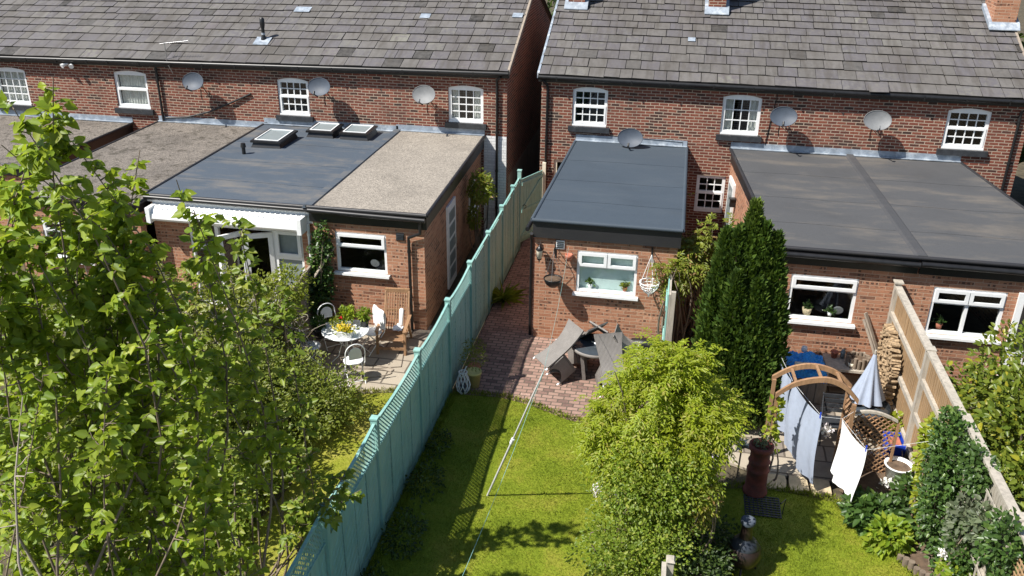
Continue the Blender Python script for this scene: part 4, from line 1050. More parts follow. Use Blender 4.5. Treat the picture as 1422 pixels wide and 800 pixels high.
m.build('board_panel', 'teal_paint', g)
m = MB()
for z in (.3, 1.08, 1.86): m.fbox(f, .02, ln - .02, z - .045, z + .045, .013, .04)
for (p, q) in (((.08, .36), (ln - .08, 1.02)), ((.08, 1.14), (ln - .08, 1.8))):
    m.hexa([f(p[0] - .05, p[1], .036), f(p[0] + .05, p[1], .036), f(p[0] + .05, p[1], .013), f(p[0] - .05, p[1], .013), f(q[0] - .05, q[1], .036), f(q[0] + .05, q[1], .036), f(q[0] + .05, q[1], .013), f(q[0] - .05, q[1], .013)])
m.build('brace', 'teal_paint', g)
m = MB(); c = f(.12, 1.2, .05); m.tube([(c[0] + .05 * math.cos(a), c[1], c[2] + .05 * math.sin(a)) for a in np.linspace(0, 6.28, 13)], .008, 5); m.build('handle', 'black_plastic', g)
m = MB(); m.box(-3.50, -3.40, 23.84, 23.94, 0, 2.2); m.build('post', 'cream_paint', g)

# ------------------------------------------------------------------ right-hand boundary fence
fx2 = 4.58
t = thing('garden_fence', (fx2, 11, 0), 'weathered tan timber fence with grey rails down the right side of the photo', 'fence')
ys = [7.4, 9.75, 12.1, 14.25, 16.9]; hs = [2.35, 2.36, 2.36, 2.3, 2.36]
for k, (y, h) in enumerate(zip(ys, hs)):
    m = MB(); m.box(fx2 - .06, fx2 + .05, y - .055, y + .055, -.05, h - (.0 if k != 2 else .05)); m.box(fx2 - .09, fx2 + .08, y - .085, y + .085, h - (.0 if k != 2 else .05), h + .03 - (.0 if k != 2 else .05)); m.build('post', 'grey_wood', t)
for i in range(4):
    a, b = ys[i] + .06, ys[i + 1] - .06; z1 = min(hs[i], hs[i + 1]) - .04; m = MB(); n = int((b - a) / .085)
    for k in range(n):
        y0 = a + (b - a) * k / n; j = rr.gauss(0, .004)
        m.hexa([(fx2 + .004 + j, y0 + .003, .1), (fx2 + .022 + j, y0 + .003, .1), (fx2 + .028 + j, y0 + (b - a) / n - .004, .1), (fx2 + .012 + j, y0 + (b - a) / n - .004, .1), (fx2 + .004 + j, y0 + .003, z1), (fx2 + .022 + j, y0 + .003, z1), (fx2 + .028 + j, y0 + (b - a) / n - .004, z1), (fx2 + .012 + j, y0 + (b - a) / n - .004, z1)])
    m.build('board_panel', 'fence_tan' if i >= 2 else 'grey_wood', t)
    m = MB()
    for z in (.4, 1.05, 1.72): m.box(fx2 - .055, fx2 + .003, a, b, z - .045, z + .045)
    m.box(fx2 - .07, fx2 + .06, a, b, z1 + .002, z1 + .05)
    m.build('rails', 'grey_wood', t)
def trellis(name, y0, y1, z0, z1, x, label, cat='trellis', sp=.16, w=.022, mat='grey_wood', diag=False, tilt=0):
    m = MB(); n = max(2, int((y1 - y0) / sp)); k2 = max(2, int((z1 - z0) / sp))
    for k in range(n + 1): y = y0 + (y1 - y0) * k / n; m.box(x - .02, x - .006, y - w / 2, y + w / 2, z0, z1)
    for k in range(k2 + 1): z = z0 + (z1 - z0) * k / k2; m.box(x - .034, x - .021, y0 - .03, y1 + .03, z - w / 2, z + w / 2)
    o = m.build(name, mat); return tag(o, label, cat)
trellis('trellis', 9.95, 10.55, .9, 2.15, 4.51, 'grey square trellis nailed to the fence just above the white bloom', sp=.24, w=.035)
trellis('trellis', 7.7, 9.35, .7, 2.15, 4.51, 'fine tan willow trellis on the fence in the lower right corner', sp=.075, w=.016, mat='fence_tan')

# ------------------------------------------------------------------ left patio furniture
def bistro_chair():
    t = thing('bistro_chair', (0, 0, 0), '', 'chair', 'white metal bistro chairs around the table')
    m = MB(); m.lathe([(0, .44), (.19, .44), (.205, .45), (.205, .462), (.18, .468), (0, .466)], n=22); m.build('seat', 'white_metal', t)
    arc = [(.2 * math.cos(a), .21 + .0, .72 + .2 * math.sin(a)) for a in np.linspace(0, math.pi, 13)]
    m = MB(); m.tube([(.2, .17, .46), (.2, .19, .6)] + arc + [(-.2, .19, .6), (-.2, .17, .46)], .012, 6); m.build('back_frame', 'white_metal', t)
    pts = [(-.13, .58), (.13, .58)] + [(.13 * math.cos(a), .71 + .13 * math.sin(a)) for a in np.linspace(0, math.pi, 9)]
    f, _ = frame((0, .205), (1, .205)); m = MB(); m.panel(f, pts, [], -.006, .006); m.build('backrest', 'white_metal', t)
    for s in (-1, 1):
        m = MB(); m.tube([(s * .19, .17, .46), (s * .19, -.22, 0)], .011, 5); m.build('leg', 'white_metal', t)
        m = MB(); m.tube([(s * .17, -.15, .45), (s * .17, .25, 0)], .011, 5); m.build('leg', 'white_metal', t)
    m = MB(); m.tube([(-.19, -.17, .06), (.19, -.17, .06)], .008, 5); m.tube([(-.17, .2, .06), (.17, .2, .06)], .008, 5); m.build('stretcher', 'white_metal', t)
    return t
ch = bistro_chair()
spots = [((-7.05, 15.42), 2.0, 'white bistro chair at the left front of the round table, half behind the low bush'),
         ((-5.98, 15.02), -2.55, 'white bistro chair nearest the fence, standing clear at the front right of the table'),
         ((-6.98, 16.35), .75, 'white bistro chair behind the table on its left, back to the ivy'),
         ((-6.0, 16.3), -.75, 'white bistro chair behind the table on its right, draped with a pale towel')]
for i, ((x, y), r, lb) in enumerate(spots):
    if i == 0: ch.location = (x, y, .01); ch.rotation_euler = (0, 0, r); ch['label'] = lb; ORG[ch.name] = Vector((x, y, .01))
    else: dup(ch, (x, y, .01), r, lb)
tx, ty = -6.4, 15.75
t = thing('bistro_table', (tx, ty, .01), 'round white metal bistro table crowded with potted plants', 'table')
m = MB(); m.lathe([(0, .71), (.48, .71), (.5, .72), (.5, .735), (.48, .742), (0, .74)], (tx, ty, .01), 32); m.build('tabletop', 'white_metal', t)
for k in range(4):
    a = k * math.pi / 2 + .5; c, s = math.cos(a), math.sin(a)
    m = MB(); m.tube([(tx + .28 * c, ty + .28 * s, .71), (tx + .1 * c, ty + .1 * s, .42), (tx + .18 * c, ty + .18 * s, .15), (tx + .34 * c, ty + .34 * s, .01)], .012, 6); m.build('leg', 'white_metal', t)
m = MB(); m.tube([(tx + .11 * math.cos(a), ty + .11 * math.sin(a), .42) for a in np.linspace(0, 6.283, 15)], .009, 5); m.build('ring', 'white_metal', t)
def potplant(name, loc, r, h, mat, leafm, label, cat='potted plant', n=160, spread=.14, leaf=.09, flower=None, fl_n=14, lift=.12, sq=1.0, wr=.5):
    t = thing(name, loc, label, cat); m = MB()
    m.lathe([(0, 0), (r * .72, 0), (r, h), (r * 1.06, h), (r * 1.06, h - .03 if False else h * .86), (r * .98, h * .86)], loc, 16, sq)
    m.lathe([(r * .98, h * .97), (0, h * .9)], loc, 16, sq); m.build('pot', mat, t)
    rg = np.random.default_rng(int(abs(loc[0]) * 1000)); c = np.array(loc) + np.array([0, 0, h + lift])
    v = rg.normal(0, 1, (n, 3)); v /= np.linalg.norm(v, axis=1, keepdims=True); rad = rg.random(n)[:, None] ** .5
    P = c + v * rad * np.array([spread, spread * sq, spread * .75]); P[:, 2] = np.maximum(P[:, 2], loc[2] + h * .9)
    leafmesh('foliage', P, v + rg.normal(0, .5, (n, 3)), rg.normal(0, .5, (n, 3)) + np.array([-.2, -.2, 1]), leaf * (.6 + .7 * rg.random(n)), wr, leafm, t, seed=3)
    if flower:
        k = rg.choice(n, fl_n, replace=False); F = c + v[k] * np.array([spread, spread * sq, spread * .8]) * 1.05; 
        for f_ in F: leafmesh('flower', np.repeat(f_[None], 7, 0), rg.normal(0, 1, (7, 3)), rg.normal(0, .4, (7, 3)) + np.array([0, -.3, 1]), np.full(7, .05), .8, flower, t, seed=4)
    return t
tt = thing('flower_trough', (-6.3, 15.45, .752), 'white ribbed trough of yellow flowers at the front edge of the round table', 'planter')
m = MB(); x, y, z = -6.3, 15.45, .752
m.hexa([(x - .15, y - .06, z), (x + .15, y - .06, z), (x + .15, y + .06, z), (x - .15, y + .06, z), (x - .18, y - .08, z + .13), (x + .18, y - .08, z + .13), (x + .18, y + .08, z + .13), (x - .18, y + .08, z + .13)])
for k in range(12): xx = x - .16 + .32 * k / 11; m.hexa([(xx - .006, y - .078, z + .01), (xx + .006, y - .078, z + .01), (xx + .006, y - .06, z + .01), (xx - .006, y - .06, z + .01), (xx - .006, y - .088, z + .125), (xx + .006, y - .088, z + .125), (xx + .006, y - .07, z + .125), (xx - .006, y - .07, z + .125)])
m.build('trough', 'upvc', tt)
rg = np.random.default_rng(4); n = 220; P = np.array([x, y, z + .15]) + rg.normal(0, 1, (n, 3)) * np.array([.1, .05, .03])
leafmesh('foliage', P, rg.normal(0, 1, (n, 3)) + np.array([0, 0, .6]), rg.normal(0, .5, (n, 3)) + np.array([0, 0, 1]), np.full(n, .06), .5, 'leaf_gold', tt)
P = np.array([x, y, z + .2]) + rg.normal(0, 1, (130, 3)) * np.array([.1, .05, .025])
leafmesh('flowers', P, rg.normal(0, 1, (130, 3)), rg.normal(0, .3, (130, 3)) + np.array([0, -.3, 1]), np.full(130, .05), .8, 'petal_yellow', tt)
potplant('potted_plant', (-6.42, 15.98, .752), .1, .13, 'upvc', 'leaf_lilac', 'leafy green plant with a red flower at the back of the round table', flower='petal_red', fl_n=3, spread=.2, n=260)
potplant('potted_plant', (-6.05, 15.98, .752), .1, .16, 'black_plastic', 'leaf_thicket', 'green plant in a black pot at the right back of the round table', spread=.13)
potplant('potted_plant', (-6.6, 15.7, .752), .06, .08, 'upvc', 'leaf_gold', 'feathery yellow green plant left of the red flower on the round table', spread=.1, leaf=.06, n=200, wr=.25)
potplant('potted_plant', (-7.0, 15.78, .485), .13, .22, 'black_plastic', 'leaf_ivy', 'green plant in a large black pot on the left bistro chair', spread=.15)
tag(MB().lathe([(0, 0), (.038, 0), (.04, .1), (.036, .1), (.034, .01), (0, .01)], (-6.2, 15.78, .752), 14).build('mug', 'upvc'), 'small white mug on the round table beside the black pot', 'mug')
m = MB()
def towel(s, t):
    d = (t - .35) * .85; x = -5.68 + .06 * math.sin(s * 9) * (abs(d)); xo = (s - .5) * .34
    top = .945; 
    if d < 0: return (x + xo * .62 + .08 - .03, 16.28 + xo * -.75 - .035 + .01 * math.sin(s * 14), top + d * 1.0)
    return (x + xo * .62 - .02 , 16.28 + xo * -.75 + .03 , top - d * .5)
m = MB(); f, _ = frame((-6.05, 16.6), (-5.75, 16.32))
def towel(s, t):
    d = (t - .5); wv = .02 * math.sin(s * 15 + t * 3)
    p = f(.0 + .45 * s, .975 - abs(d) * .9 + .01 * math.sin(s * 9), (.03 if d > 0 else -.03) * min(1, abs(d) * 12) + wv * min(1, abs(d) * 4)); return p
m.grid(towel, 18, 20); o = m.build('towel', 'white_cloth'); tag(o, 'pale towel hung over the back of the rear right bistro chair', 'towel')
# wooden steamer chair facing the lawn
t = thing('deck_chair', (-5.6, 16.5, .01), 'slatted wooden garden recliner against the brick wall by the downpipe', 'chair')
M = Matrix.Translation((-5.6, 16.5, .01)) @ Matrix.Rotation(.12, 4, 'Z')
W3 = lambda x, y, z: tuple(M @ Vector((x, y, z)))
m = MB()
for k in range(9): y = -.34 + .62 * k / 8; m.bar(W3(-.25, y, .36 - .06 * k / 8), W3(.25, y, .36 - .06 * k / 8), .045, .018)
for s in (-.26, .26): m.bar(W3(s, -.36, .35), W3(s, .3, .285), .03, .05)
m.build('seat', 'new_wood', t)
m = MB()
for k in range(9): x = -.22 + .44 * k / 8; m.bar(W3(x, .28, .3), W3(x, .62, 1.05), .03, .015, up=(1, 0, 0))
for s in (-.26, .26): m.bar(W3(s, .27, .27), W3(s, .65, 1.1), .035, .05)
m.bar(W3(-.27, .645, 1.09), W3(.27, .645, 1.09), .05, .09)
m.bar(W3(-.25, .46, .7), W3(.25, .46, .7), .02, .05); m.build('backrest', 'new_wood', t)
for s in (-.3, .3):
    m = MB(); m.bar(W3(s, -.36, .56), W3(s, .42, .6), .07, .025); m.build('armrest', 'new_wood', t)
    m = MB(); m.bar(W3(s, -.32, 0), W3(s, -.28, .55), .045, .06); m.build('leg', 'new_wood', t)
    m = MB(); m.bar(W3(s, .5, 0), W3(s, .12, .56), .04, .05); m.build('leg', 'new_wood', t)
m = MB(); m.bar(W3(-.3, -.31, .14), W3(.3, -.31, .14), .025, .06); m.build('stretcher', 'new_wood', t)
m = MB()
def cloth(s, t): return W3(-.02 + .2 * s, .02 + .26 * t, .375 + .05 * math.sin(s * 7 + t * 5) * math.sin(t * 8) + .04)
m.grid(cloth, 12, 12); m.sphere(W3(.06, .15, .42), .09, 10, (1.2, 1, .6)); tag(m.build('crumpled_cloth', 'white_cloth'), 'crumpled white cloth lying on the slatted recliner seat', 'cloth')
m = MB(); m.tube([W3(.1, .34, .38), W3(.11, .4, .52), W3(.115, .46, .72), W3(.115, .47, .74)], [.05, .055, .05, .02], 12); tag(m.build('rolled_towel', 'white_cloth'), 'upright white roll leaning on the backrest of the wooden recliner', 'towel')
m = MB(); rg = np.random.default_rng(2); m.tube([(-5.75 + .38 * math.cos(a) + .12 * math.sin(2 * a), 15.45 + .22 * math.sin(a) - a * .02, .022) for a in np.linspace(0, 9, 40)] + [(-5.2, 15.7, .022), (-5.35, 16.4, .022), (-5.42, 17.2, .03)], .011, 5)
tag(m.build('garden_hose', 'old_wood'), 'thin hose looped on the paving in front of the recliner', 'hose')
# low dividing fence between the two left patios
t = thing('low_fence', (-7.72, 16, 0), 'short brown plank fence between the glazed doors and the ivy wall', 'fence')
m = MB(); f, ln = frame((-7.66, 14.6), (-7.72, 17.5)); n = 20
for k in range(n): m.fbox(f, ln * k / n + .004, ln * (k + 1) / n - .004, 0, 1.25 + .25 * (k / n), -.012, .012)
m.build('board_panel', 'old_wood', t)
m = MB(); m.bar(f(0, 1.24, .03), f(ln, 1.53, .03), .05, .06); m.build('rail', 'old_wood', t)
for u in (0, ln * .5, ln - .03):
    m = MB(); m.fbox(f, u - .04, u + .04, 0, 1.3 + .3 * u / ln, .014, .09); m.build('post', 'old_wood', t)
tag(MB().bar((-7.55, 17.0, 1.3), (-7.2, 17.42, 1.9), .07, .03).build('leaning_plank', 'old_wood'), 'short reddish plank sticking up beside the white downpipe', 'plank')
t = thing('garden_spade', (-4.75, 23.6, 0), 'thin black handled garden fork leaning on the white painted wall', 'spade')
m = MB(); m.tube([(-4.95, 23.2, .35), (-5.02, 23.85, 1.45)], .018, 6); m.build('shaft', 'black_plastic', t)
m = MB(); m.bar((-4.93, 23.02, .05), (-4.95, 23.2, .36), .16, .015); m.build('blade', 'steel', t)
# planters by the fence
t = potplant('potted_shrub', (-3.52, 15.25, .012), .15, .36, 'yellow_pot', 'leaf_olive', 'wispy shrub in a tall yellow pot against the teal fence', n=420, spread=.3, leaf=.05, lift=.3, wr=.3)
t = potplant('potted_shrub', (-3.62, 15.75, .012), .13, .2, 'terracotta', 'leaf_low', 'dark straggly shrub behind the yellow pot against the teal fence', n=340, spread=.26, leaf=.05, lift=.42, wr=.3)
t = thing('lantern_vase', (-3.68, 14.98, .0), 'white openwork lantern vase on the lawn corner by the yellow pot', 'lantern')
prof = [(.07, 0), (.13, .08), (.145, .2), (.11, .33), (.075, .42), (.085, .47)]
m = MB()
for s in (1, -1):
    for k in range(9):
        pts = []
        for i in range(len(prof)): a = k * 2 * math.pi / 9 + s * i * .32; r, z = prof[i]; pts.append((-3.68 + r * math.cos(a), 14.98 + r * math.sin(a), .01 + z))
        m.tube(pts, .009, 5)
m.build('lattice', 'upvc', t)
m = MB()
for (r, z) in (prof[0], prof[-1]): m.tube([(-3.68 + r * math.cos(a), 14.98 + r * math.sin(a), .01 + z) for a in np.linspace(0, 6.283, 17)], .011, 5)
m.build('rim', 'upvc', t)
m = MB(); m.lathe([(0, .02), (.05, .02), (.05, .2), (0, .2)], (-3.68, 14.98, .01), 12); m.build('candle', 'dish_grey', t)
m = MB(); m.tube([(-3.68, 14.98, .45), (-3.62, 15.05, .58)], .012, 5); m.build('handle', 'upvc', t)
t = thing('strap_leaf_plant', (-3.72, 19.3, 0), 'spiky strap leaved plant at the foot of the teal fence in the alley path', 'plant')
rg = np.random.default_rng(9); n = 90; a = rg.random(n) * 6.28; el = .3 + rg.random(n) * .9
leafmesh('leaves', np.array([-3.7, 19.3, .05]) + rg.normal(0, .03, (n, 3)) * [1, 1, .2], np.column_stack([np.cos(a) * np.cos(el), np.sin(a) * np.cos(el), np.sin(el)]), np.column_stack([-np.cos(a) * np.sin(el), -np.sin(a) * np.sin(el), np.cos(el)]), .35 + .35 * rg.random(n), .07, 'leaf_thicket', t, droop=.35)

# ------------------------------------------------------------------ middle patio
def rattan():
    m, nt, p, _ = newmat('rattan'); P = N(nt, 'ShaderNodeTexCoord').outputs['Object']
    w1 = N(nt, 'ShaderNodeTexWave', Scale=13.0, Distortion=.6); w1.bands_direction = 'X'; L(nt, P, w1.inputs['Vector'])
    w2 = N(nt, 'ShaderNodeTexWave', Scale=22.0, Distortion=.4); w2.bands_direction = 'Z'; L(nt, P, w2.inputs['Vector'])
    k = mth(nt, 'MULTIPLY', w1.outputs['Fac'], w2.outputs['Fac']); n = noise(nt, P, 5, 4)
    col = ramp(nt, mth(nt, 'ADD', mth(nt, 'MULTIPLY', k, .6), mth(nt, 'MULTIPLY', n, .4)), [(.1, (.12, .11, .102)), (.5, (.26, .24, .222)), (.9, (.37, .35, .33))])
    L(nt, col, p.inputs['Base Color']); p.inputs['Roughness'].default_value = .55; bump(nt, p, k, .6, .01); MATS['rattan'] = m
rattan()
def rattan_chair():
    t = thing('rattan_chair', (0, 0, 0), '', 'chair', 'rattan dining chairs tipped against the table')
    m = MB()
    def back(s, t):
        z = .03 + .95 * t; q = (z - .46) / .5; x = (s - .5) * (.43 + .10 * q * q); return (x, .235 + (.13 * q * q if q > 0 else .05 * q * q), z)
    m.grid(back, 8, 14); m.grid(lambda s, t: tuple(Vector(back(1 - s, t)) + Vector((0, .03, 0))), 8, 14)
    for s in (0, 1): m.grid(lambda a, t: tuple(Vector(back(s, t)) + Vector((0, .03 * (a if s else 1 - a), 0))), 1, 14)
    for e in (0, 1): m.grid(lambda s, a: tuple(Vector(back(s, e)) + Vector((0, .03 * (a if e else 1 - a), 0))), 8, 1)
    m.build('backrest', 'rattan', t)
    m = MB(); m.box(-.215, .215, -.235, .232, .40, .45); m.build('seat', 'rattan', t)
    def skirt(a, b):
        f, ln = frame(a, b); pts = [(0, .03), (.03, .03)] + [(ln * k / 8, .03 + .16 * math.sin(math.pi * k / 8) ** .7) for k in range(1, 8)] + [(ln - .03, .03), (ln, .03), (ln, .40), (0, .40)]
        pts = [p for i, p in enumerate(pts) if not (0 < i < 2) and not (i == 9)]
        m = MB(); m.panel(f, pts, [], -.02, 0); return m.build('side_panel', 'rattan', t)
    skirt((.22, -.235), (.235, .23)); skirt((-.235, .23), (-.22, -.235)); skirt((-.199, -.235), (.199, -.235))
    for (x, y) in ((-.205, -.215), (.205, -.215), (-.24, .27), (.24, .27)): MB().tube([(x, y, -.012), (x, y, .032)], .02, 8).build('foot', 'upvc', t)
    return t
ch = rattan_chair()
def tipped(cx, cy, az, tip=.72, z=.0):
    # az: direction the chair faces (towards the table); the chair is tipped forward on its front feet
    base = Matrix.Translation((cx, cy, z)) @ Matrix.Rotation(az, 4, 'Z') @ Matrix.Translation((0, -.23, 0)) @ Matrix.Rotation(tip, 4, 'X') @ Matrix.Translation((0, .23, 0))
    return base
TC = (-1.17, 16.17)
pl = [(-155, 1.12, .98, 'tipped rattan chair at the left front of the glass table, feet to the lawn'),
      (-62, 1.08, .92, 'tipped rattan chair at the front of the glass table nearest the wisteria'),
      (-6, 1.15, .98, 'tipped dark rattan chair on the right of the glass table'),
      (134, 1.02, 1.12, 'tipped rattan chair behind the glass table against the brick wall, left'),
      (50, 1.06, 1.12, 'tipped rattan chair behind the glass table against the brick wall, right')]
for i, (deg, rad, tip, lb) in enumerate(pl):
    a = R(deg); x, y = TC[0] + rad * math.cos(a), TC[1] + rad * math.sin(a)
    Mx = tipped(x, y, math.atan2(-math.cos(a), math.sin(a)) + (.22, -.12, .05, .15, -.1)[i], tip, .012)
    o = ch if i == 0 else dup(ch, (0, 0, 0), 0, lb)
    o.location = Mx.to_translation(); o.rotation_euler = Mx.to_euler(); o['label'] = lb; o.scale = (1.1, 1.1, 1.1)
t = thing('dining_table', (*TC, .012), 'round glass topped rattan table ringed by tipped up chairs', 'table')
m = MB(); m.lathe([(.42, .66), (.47, .66), (.5, .69), (.5, .735), (.46, .74), (.44, .735)], (*TC, .012), 36); m.build('rim', 'rattan', t)
MATS['table_glass'] = plain('table_glass', (.045, .055, .065), .06, .1)
m = MB(); m.lathe([(0, .738), (.47, .738), (.48, .742), (.47, .748), (0, .748)], (*TC, .012), 36); m.build('tabletop', 'table_glass', t)
for k in range(4):
    a = k * math.pi / 2 + .8; m = MB(); m.bar((TC[0] + .26 * math.cos(a), TC[1] + .26 * math.sin(a), .012), (TC[0] + .36 * math.cos(a), TC[1] + .36 * math.sin(a), .68), .07); m.build('leg', 'rattan', t)
m = MB(); m.lathe([(.0, .0), (.03, 0), (.028, .05), (0, .05)], (TC[0] + .0, TC[1] - .05, .765), 12); tag(m.build('parasol_cap', 'upvc'), 'small white plug in the middle of the glass table', 'plug')
m = MB(); m.tube([(-.62, 17.42, .12), (-.45, 17.4, .2), (-.2, 17.38, .22), (.1, 17.36, .2), (.22, 17.35, .1)], [.05, .13, .15, .13, .05], 10); tag(m.build('storage_bag', 'black_plastic'), 'long black bag on the paving at the foot of the brick wall behind the wisteria', 'bag')
# hanging baskets, lamp and pot on the wall
def basket(name, x, z, ch, wire, label):
    y = 17.65; t = thing(name, (x, y, z), label, 'hanging basket'); c = Vector((x, y - .30, z))
    m = MB(); m.tube([(x, y - .012, z + .62), (x, y - .2, z + .66), (x, y - .3, z + .63)], .01, 5); m.tube([(x, y - .012, z + .42), (x, y - .12, z + .5), (x, y - .24, z + .655)], .008, 5); m.box(x - .02, x + .02, y - .01, y - .001, z + .36, z + .68); m.build('bracket', 'black_plastic', t)
    m = MB()
    for k in range(3 if not wire else 4): a = k * 2.094 + .5 if not wire else k * math.pi / 2 + .4; m.tube([(c.x, c.y, z + .625), (c.x + .2 * math.cos(a), c.y + .2 * math.sin(a), z + .0)], .005 if not wire else .008, 4)
    m.build('chains', 'dish_pale' if not wire else 'upvc', t)
    m = MB()
    if not wire:
        m.lathe([(.0, -.2), (.09, -.19), (.165, -.11), (.205, .0), (.2, .012), (.185, -.01)], tuple(c), 20); m.build('bowl', 'black_plastic', t)
        m = MB(); m.lathe([(.19, -.02), (.1, .0), (0, .012)], tuple(c), 16); m.build('compost', 'soil', t)
    else:
        for zz, r in ((0, .2), (-.07, .19), (-.13, .165), (-.19, .12), (.0, .21)): m.tube([(c.x + r * math.cos(a), c.y + r * math.sin(a), z + zz) for a in np.linspace(0, 6.283, 21)], .008, 5)
        for k in range(14):
            a = k * 2 * math.pi / 14; m.tube([(c.x + r * math.cos(a + b), c.y + r * math.sin(a + b), z + zz) for (r, zz, b) in ((.2, 0, 0), (.195, -.07, .12), (.165, -.13, -.06), (.12, -.19, .06), (.05, -.26, 0))], .007, 4)
        m.tube([(c.x, c.y, z - .25), (c.x, c.y, z - .34)], [.03, .012], 8); m.build('wire_bowl', 'upvc', t)
    return t
basket('hanging_basket', -2.25, 1.62, 0, False, 'black bowl hanging basket on the brick wall left of the mint window')
basket('hanging_basket', -.2, 1.72, 0, True, 'white wire hanging basket on the brick wall right of the mint window')
t = thing('wall_lantern', (-2.6, 17.63, 2.1), 'black carriage lantern with cream glass at the wall corner', 'lamp')
x, y = -2.58, 17.5
m = MB(); m.tube([(x, 17.64, 2.12), (x, 17.56, 2.28), (x, 17.5, 2.3), (x, 17.5, 2.26)], .012, 6); m.box(x - .03, x + .03, 17.635, 17.648, 2.02, 2.2); m.build('bracket', 'black_plastic', t)
m = MB(); m.lathe([(.0, 2.29), (.03, 2.27), (.085, 2.2), (.08, 2.185), (0, 2.19)], (x, y, 0), 6); m.lathe([(.055, 2.0), (.05, 1.97), (.015, 1.94), (.012, 1.9), (0, 1.89)], (x, y, 0), 6); m.build('cap', 'black_plastic', t)
m = MB(); m.lathe([(.07, 2.18), (.055, 2.0), (0, 2.0)], (x, y, 0), 6); m.build('glass_shade', 'cream_paint', t)
tag(MB().lathe([(0, -.1), (.05, -.09), (.08, .0), (.085, .06), (.075, .06), (.06, 0), (0, -.05)], (-1.95, 17.56, 2.06), 14).build('wall_pot', 'terracotta'), 'small terracotta pot fixed to the brick wall left of the mint window', 'pot')
# clothes line and prop
plain('prop_grey', (.5, .5, .48), .5, .1)
t = thing('clothes_prop', (-2.52, 11.86, 0), 'long pale clothes prop pole leaning across the middle lawn', 'pole')
a, b = Vector((-2.52, 11.86, 0)), Vector((-1.56, 11.25, 2.82)); md = a.lerp(b, .48)
m = MB(); m.tube([a, md], .018, 8); m.build('lower_tube', 'prop_grey', t); m = MB(); m.tube([md, b], .014, 8); m.tube([b, b + Vector((.03, 0, .08))], .006, 5); m.tube([b, b + Vector((-.03, 0, .08))], .006, 5); m.build('upper_tube', 'prop_grey', t)
m = MB(); m.tube([md - (b - a) * .018, md + (b - a) * .018], .03, 8); m.build('clamp', 'upvc', t)
m = MB(); pts = []
A, B, C = Vector((-1.97, 17.62, 2.25)), Vector((-1.55, 11.25, 2.86)), Vector((-1.88, 6.2, 2.55))
for k in range(13): q = k / 12; p = A.lerp(B, q); pts.append((p.x, p.y, p.z - .18 * math.sin(math.pi * q)))
for k in range(1, 13): q = k / 12; p = B.lerp(C, q); pts.append((p.x, p.y, p.z - .1 * math.sin(math.pi * q)))
m.tube(pts, .003, 4); tag(m.build('clothes_line', 'teal_paint'), 'thin green clothes line from the brick wall over the prop pole towards the viewer', 'clothes line')
# end pieces of the fence between the middle and right gardens
t = thing('boundary_fence', (.27, 17.1, 0), 'short end on piece of teal fence beside the brick wall corner, left of the cypress', 'fence')
m = MB(); m.box(.19, .215, 16.5, 17.62, .05, 1.85); m.box(.165, .188, 16.5, 17.62, 1.5, 1.6); m.box(.165, .188, 16.5, 17.62, .5, .6); m.build('board_panel', 'teal_paint', t)
m = MB(); m.box(.26, .35, 16.42, 16.5, 0, 1.95); m.box(.22, .257, 16.42, 17.6, .05, 1.9); m.build('post', 'grey_wood', t)
t = thing('boundary_fence', (.44, 10.4, 0), 'weathered pale post and end of fence among the shrubs at the bottom of the photo', 'fence')
m = MB(); m.box(.415, .505, 9.20, 9.30, 0, 1.42); m.hexa([(.40, 9.18, 1.42), (.52, 9.18, 1.42), (.52, 9.32, 1.42), (.40, 9.32, 1.42), (.42, 9.2, 1.45), (.50, 9.2, 1.45), (.50, 9.3, 1.45), (.42, 9.3, 1.45)]); m.build('post', 'grey_wood', t)
m = MB(); m.box(.365, .395, 7.4, 9.25, .0, 1.34); m.box(.35, .41, 7.4, 9.25, 1.345, 1.37); m.build('board_panel', 'grey_wood', t)
# ------------------------------------------------------------------ right garden
t = thing('garden_arch', (2.75, 13.6, 0), 'orange brown wooden arch with lattice side at the edge of the right patio', 'arch')
for (y, pts, nm) in ((13.3, ((2.06, 1.66), (2.36, 1.92), (2.8, 2.05), (3.12, 1.95), (3.37, 1.70)), 'front'), (13.95, ((2.06, 1.62), (2.36, 1.84), (2.72, 1.93), (3.1, 1.84), (3.38, 1.6)), 'rear')):
    P = [Vector((a, y, z)) for a, z in pts]; Q = []
    for i in range(4):
        p0, p1, p2, p3 = P[max(i - 1, 0)], P[i], P[i + 1], P[min(i + 2, 4)]
        for k in range(5):
            s = k / 5; Q.append(.5 * ((2 * p1) + (p2 - p0) * s + (2 * p0 - 5 * p1 + 4 * p2 - p3) * s * s + (3 * p1 - p0 - 3 * p2 + p3) * s ** 3))
    Q.append(P[-1]); m = MB(); f_ = [(q.x, q.z) for q in Q]
    for i in range(len(Q) - 1):
        a, b = Q[i], Q[i + 1]
        m.hexa([(a.x, y - .025, a.z - .045), (b.x, y - .025, b.z - .045), (b.x, y + .025, b.z - .045), (a.x, y + .025, a.z - .045), (a.x, y - .025, a.z + .045), (b.x, y - .025, b.z + .045), (b.x, y + .025, b.z + .045), (a.x, y + .025, a.z + .045)])
    m.build('curved_rail', 'new_wood', t)
for x in (2.1, 3.33):
    for y in (13.335, 13.915): m = MB(); m.box(x - .03, x + .03, y - .03 if y < 13.5 else y - .03, y + .03, 0, 1.62); m.build('post', 'new_wood', t)
for (a, z) in ((2.36, 1.87), (2.75, 1.98), (3.1, 1.88)): MB().bar((a, 13.3, z + .06), (a, 13.95, z - .03), .045, .03).build('rung', 'new_wood', t)
m = MB(); y0, y1 = 13.37, 13.88
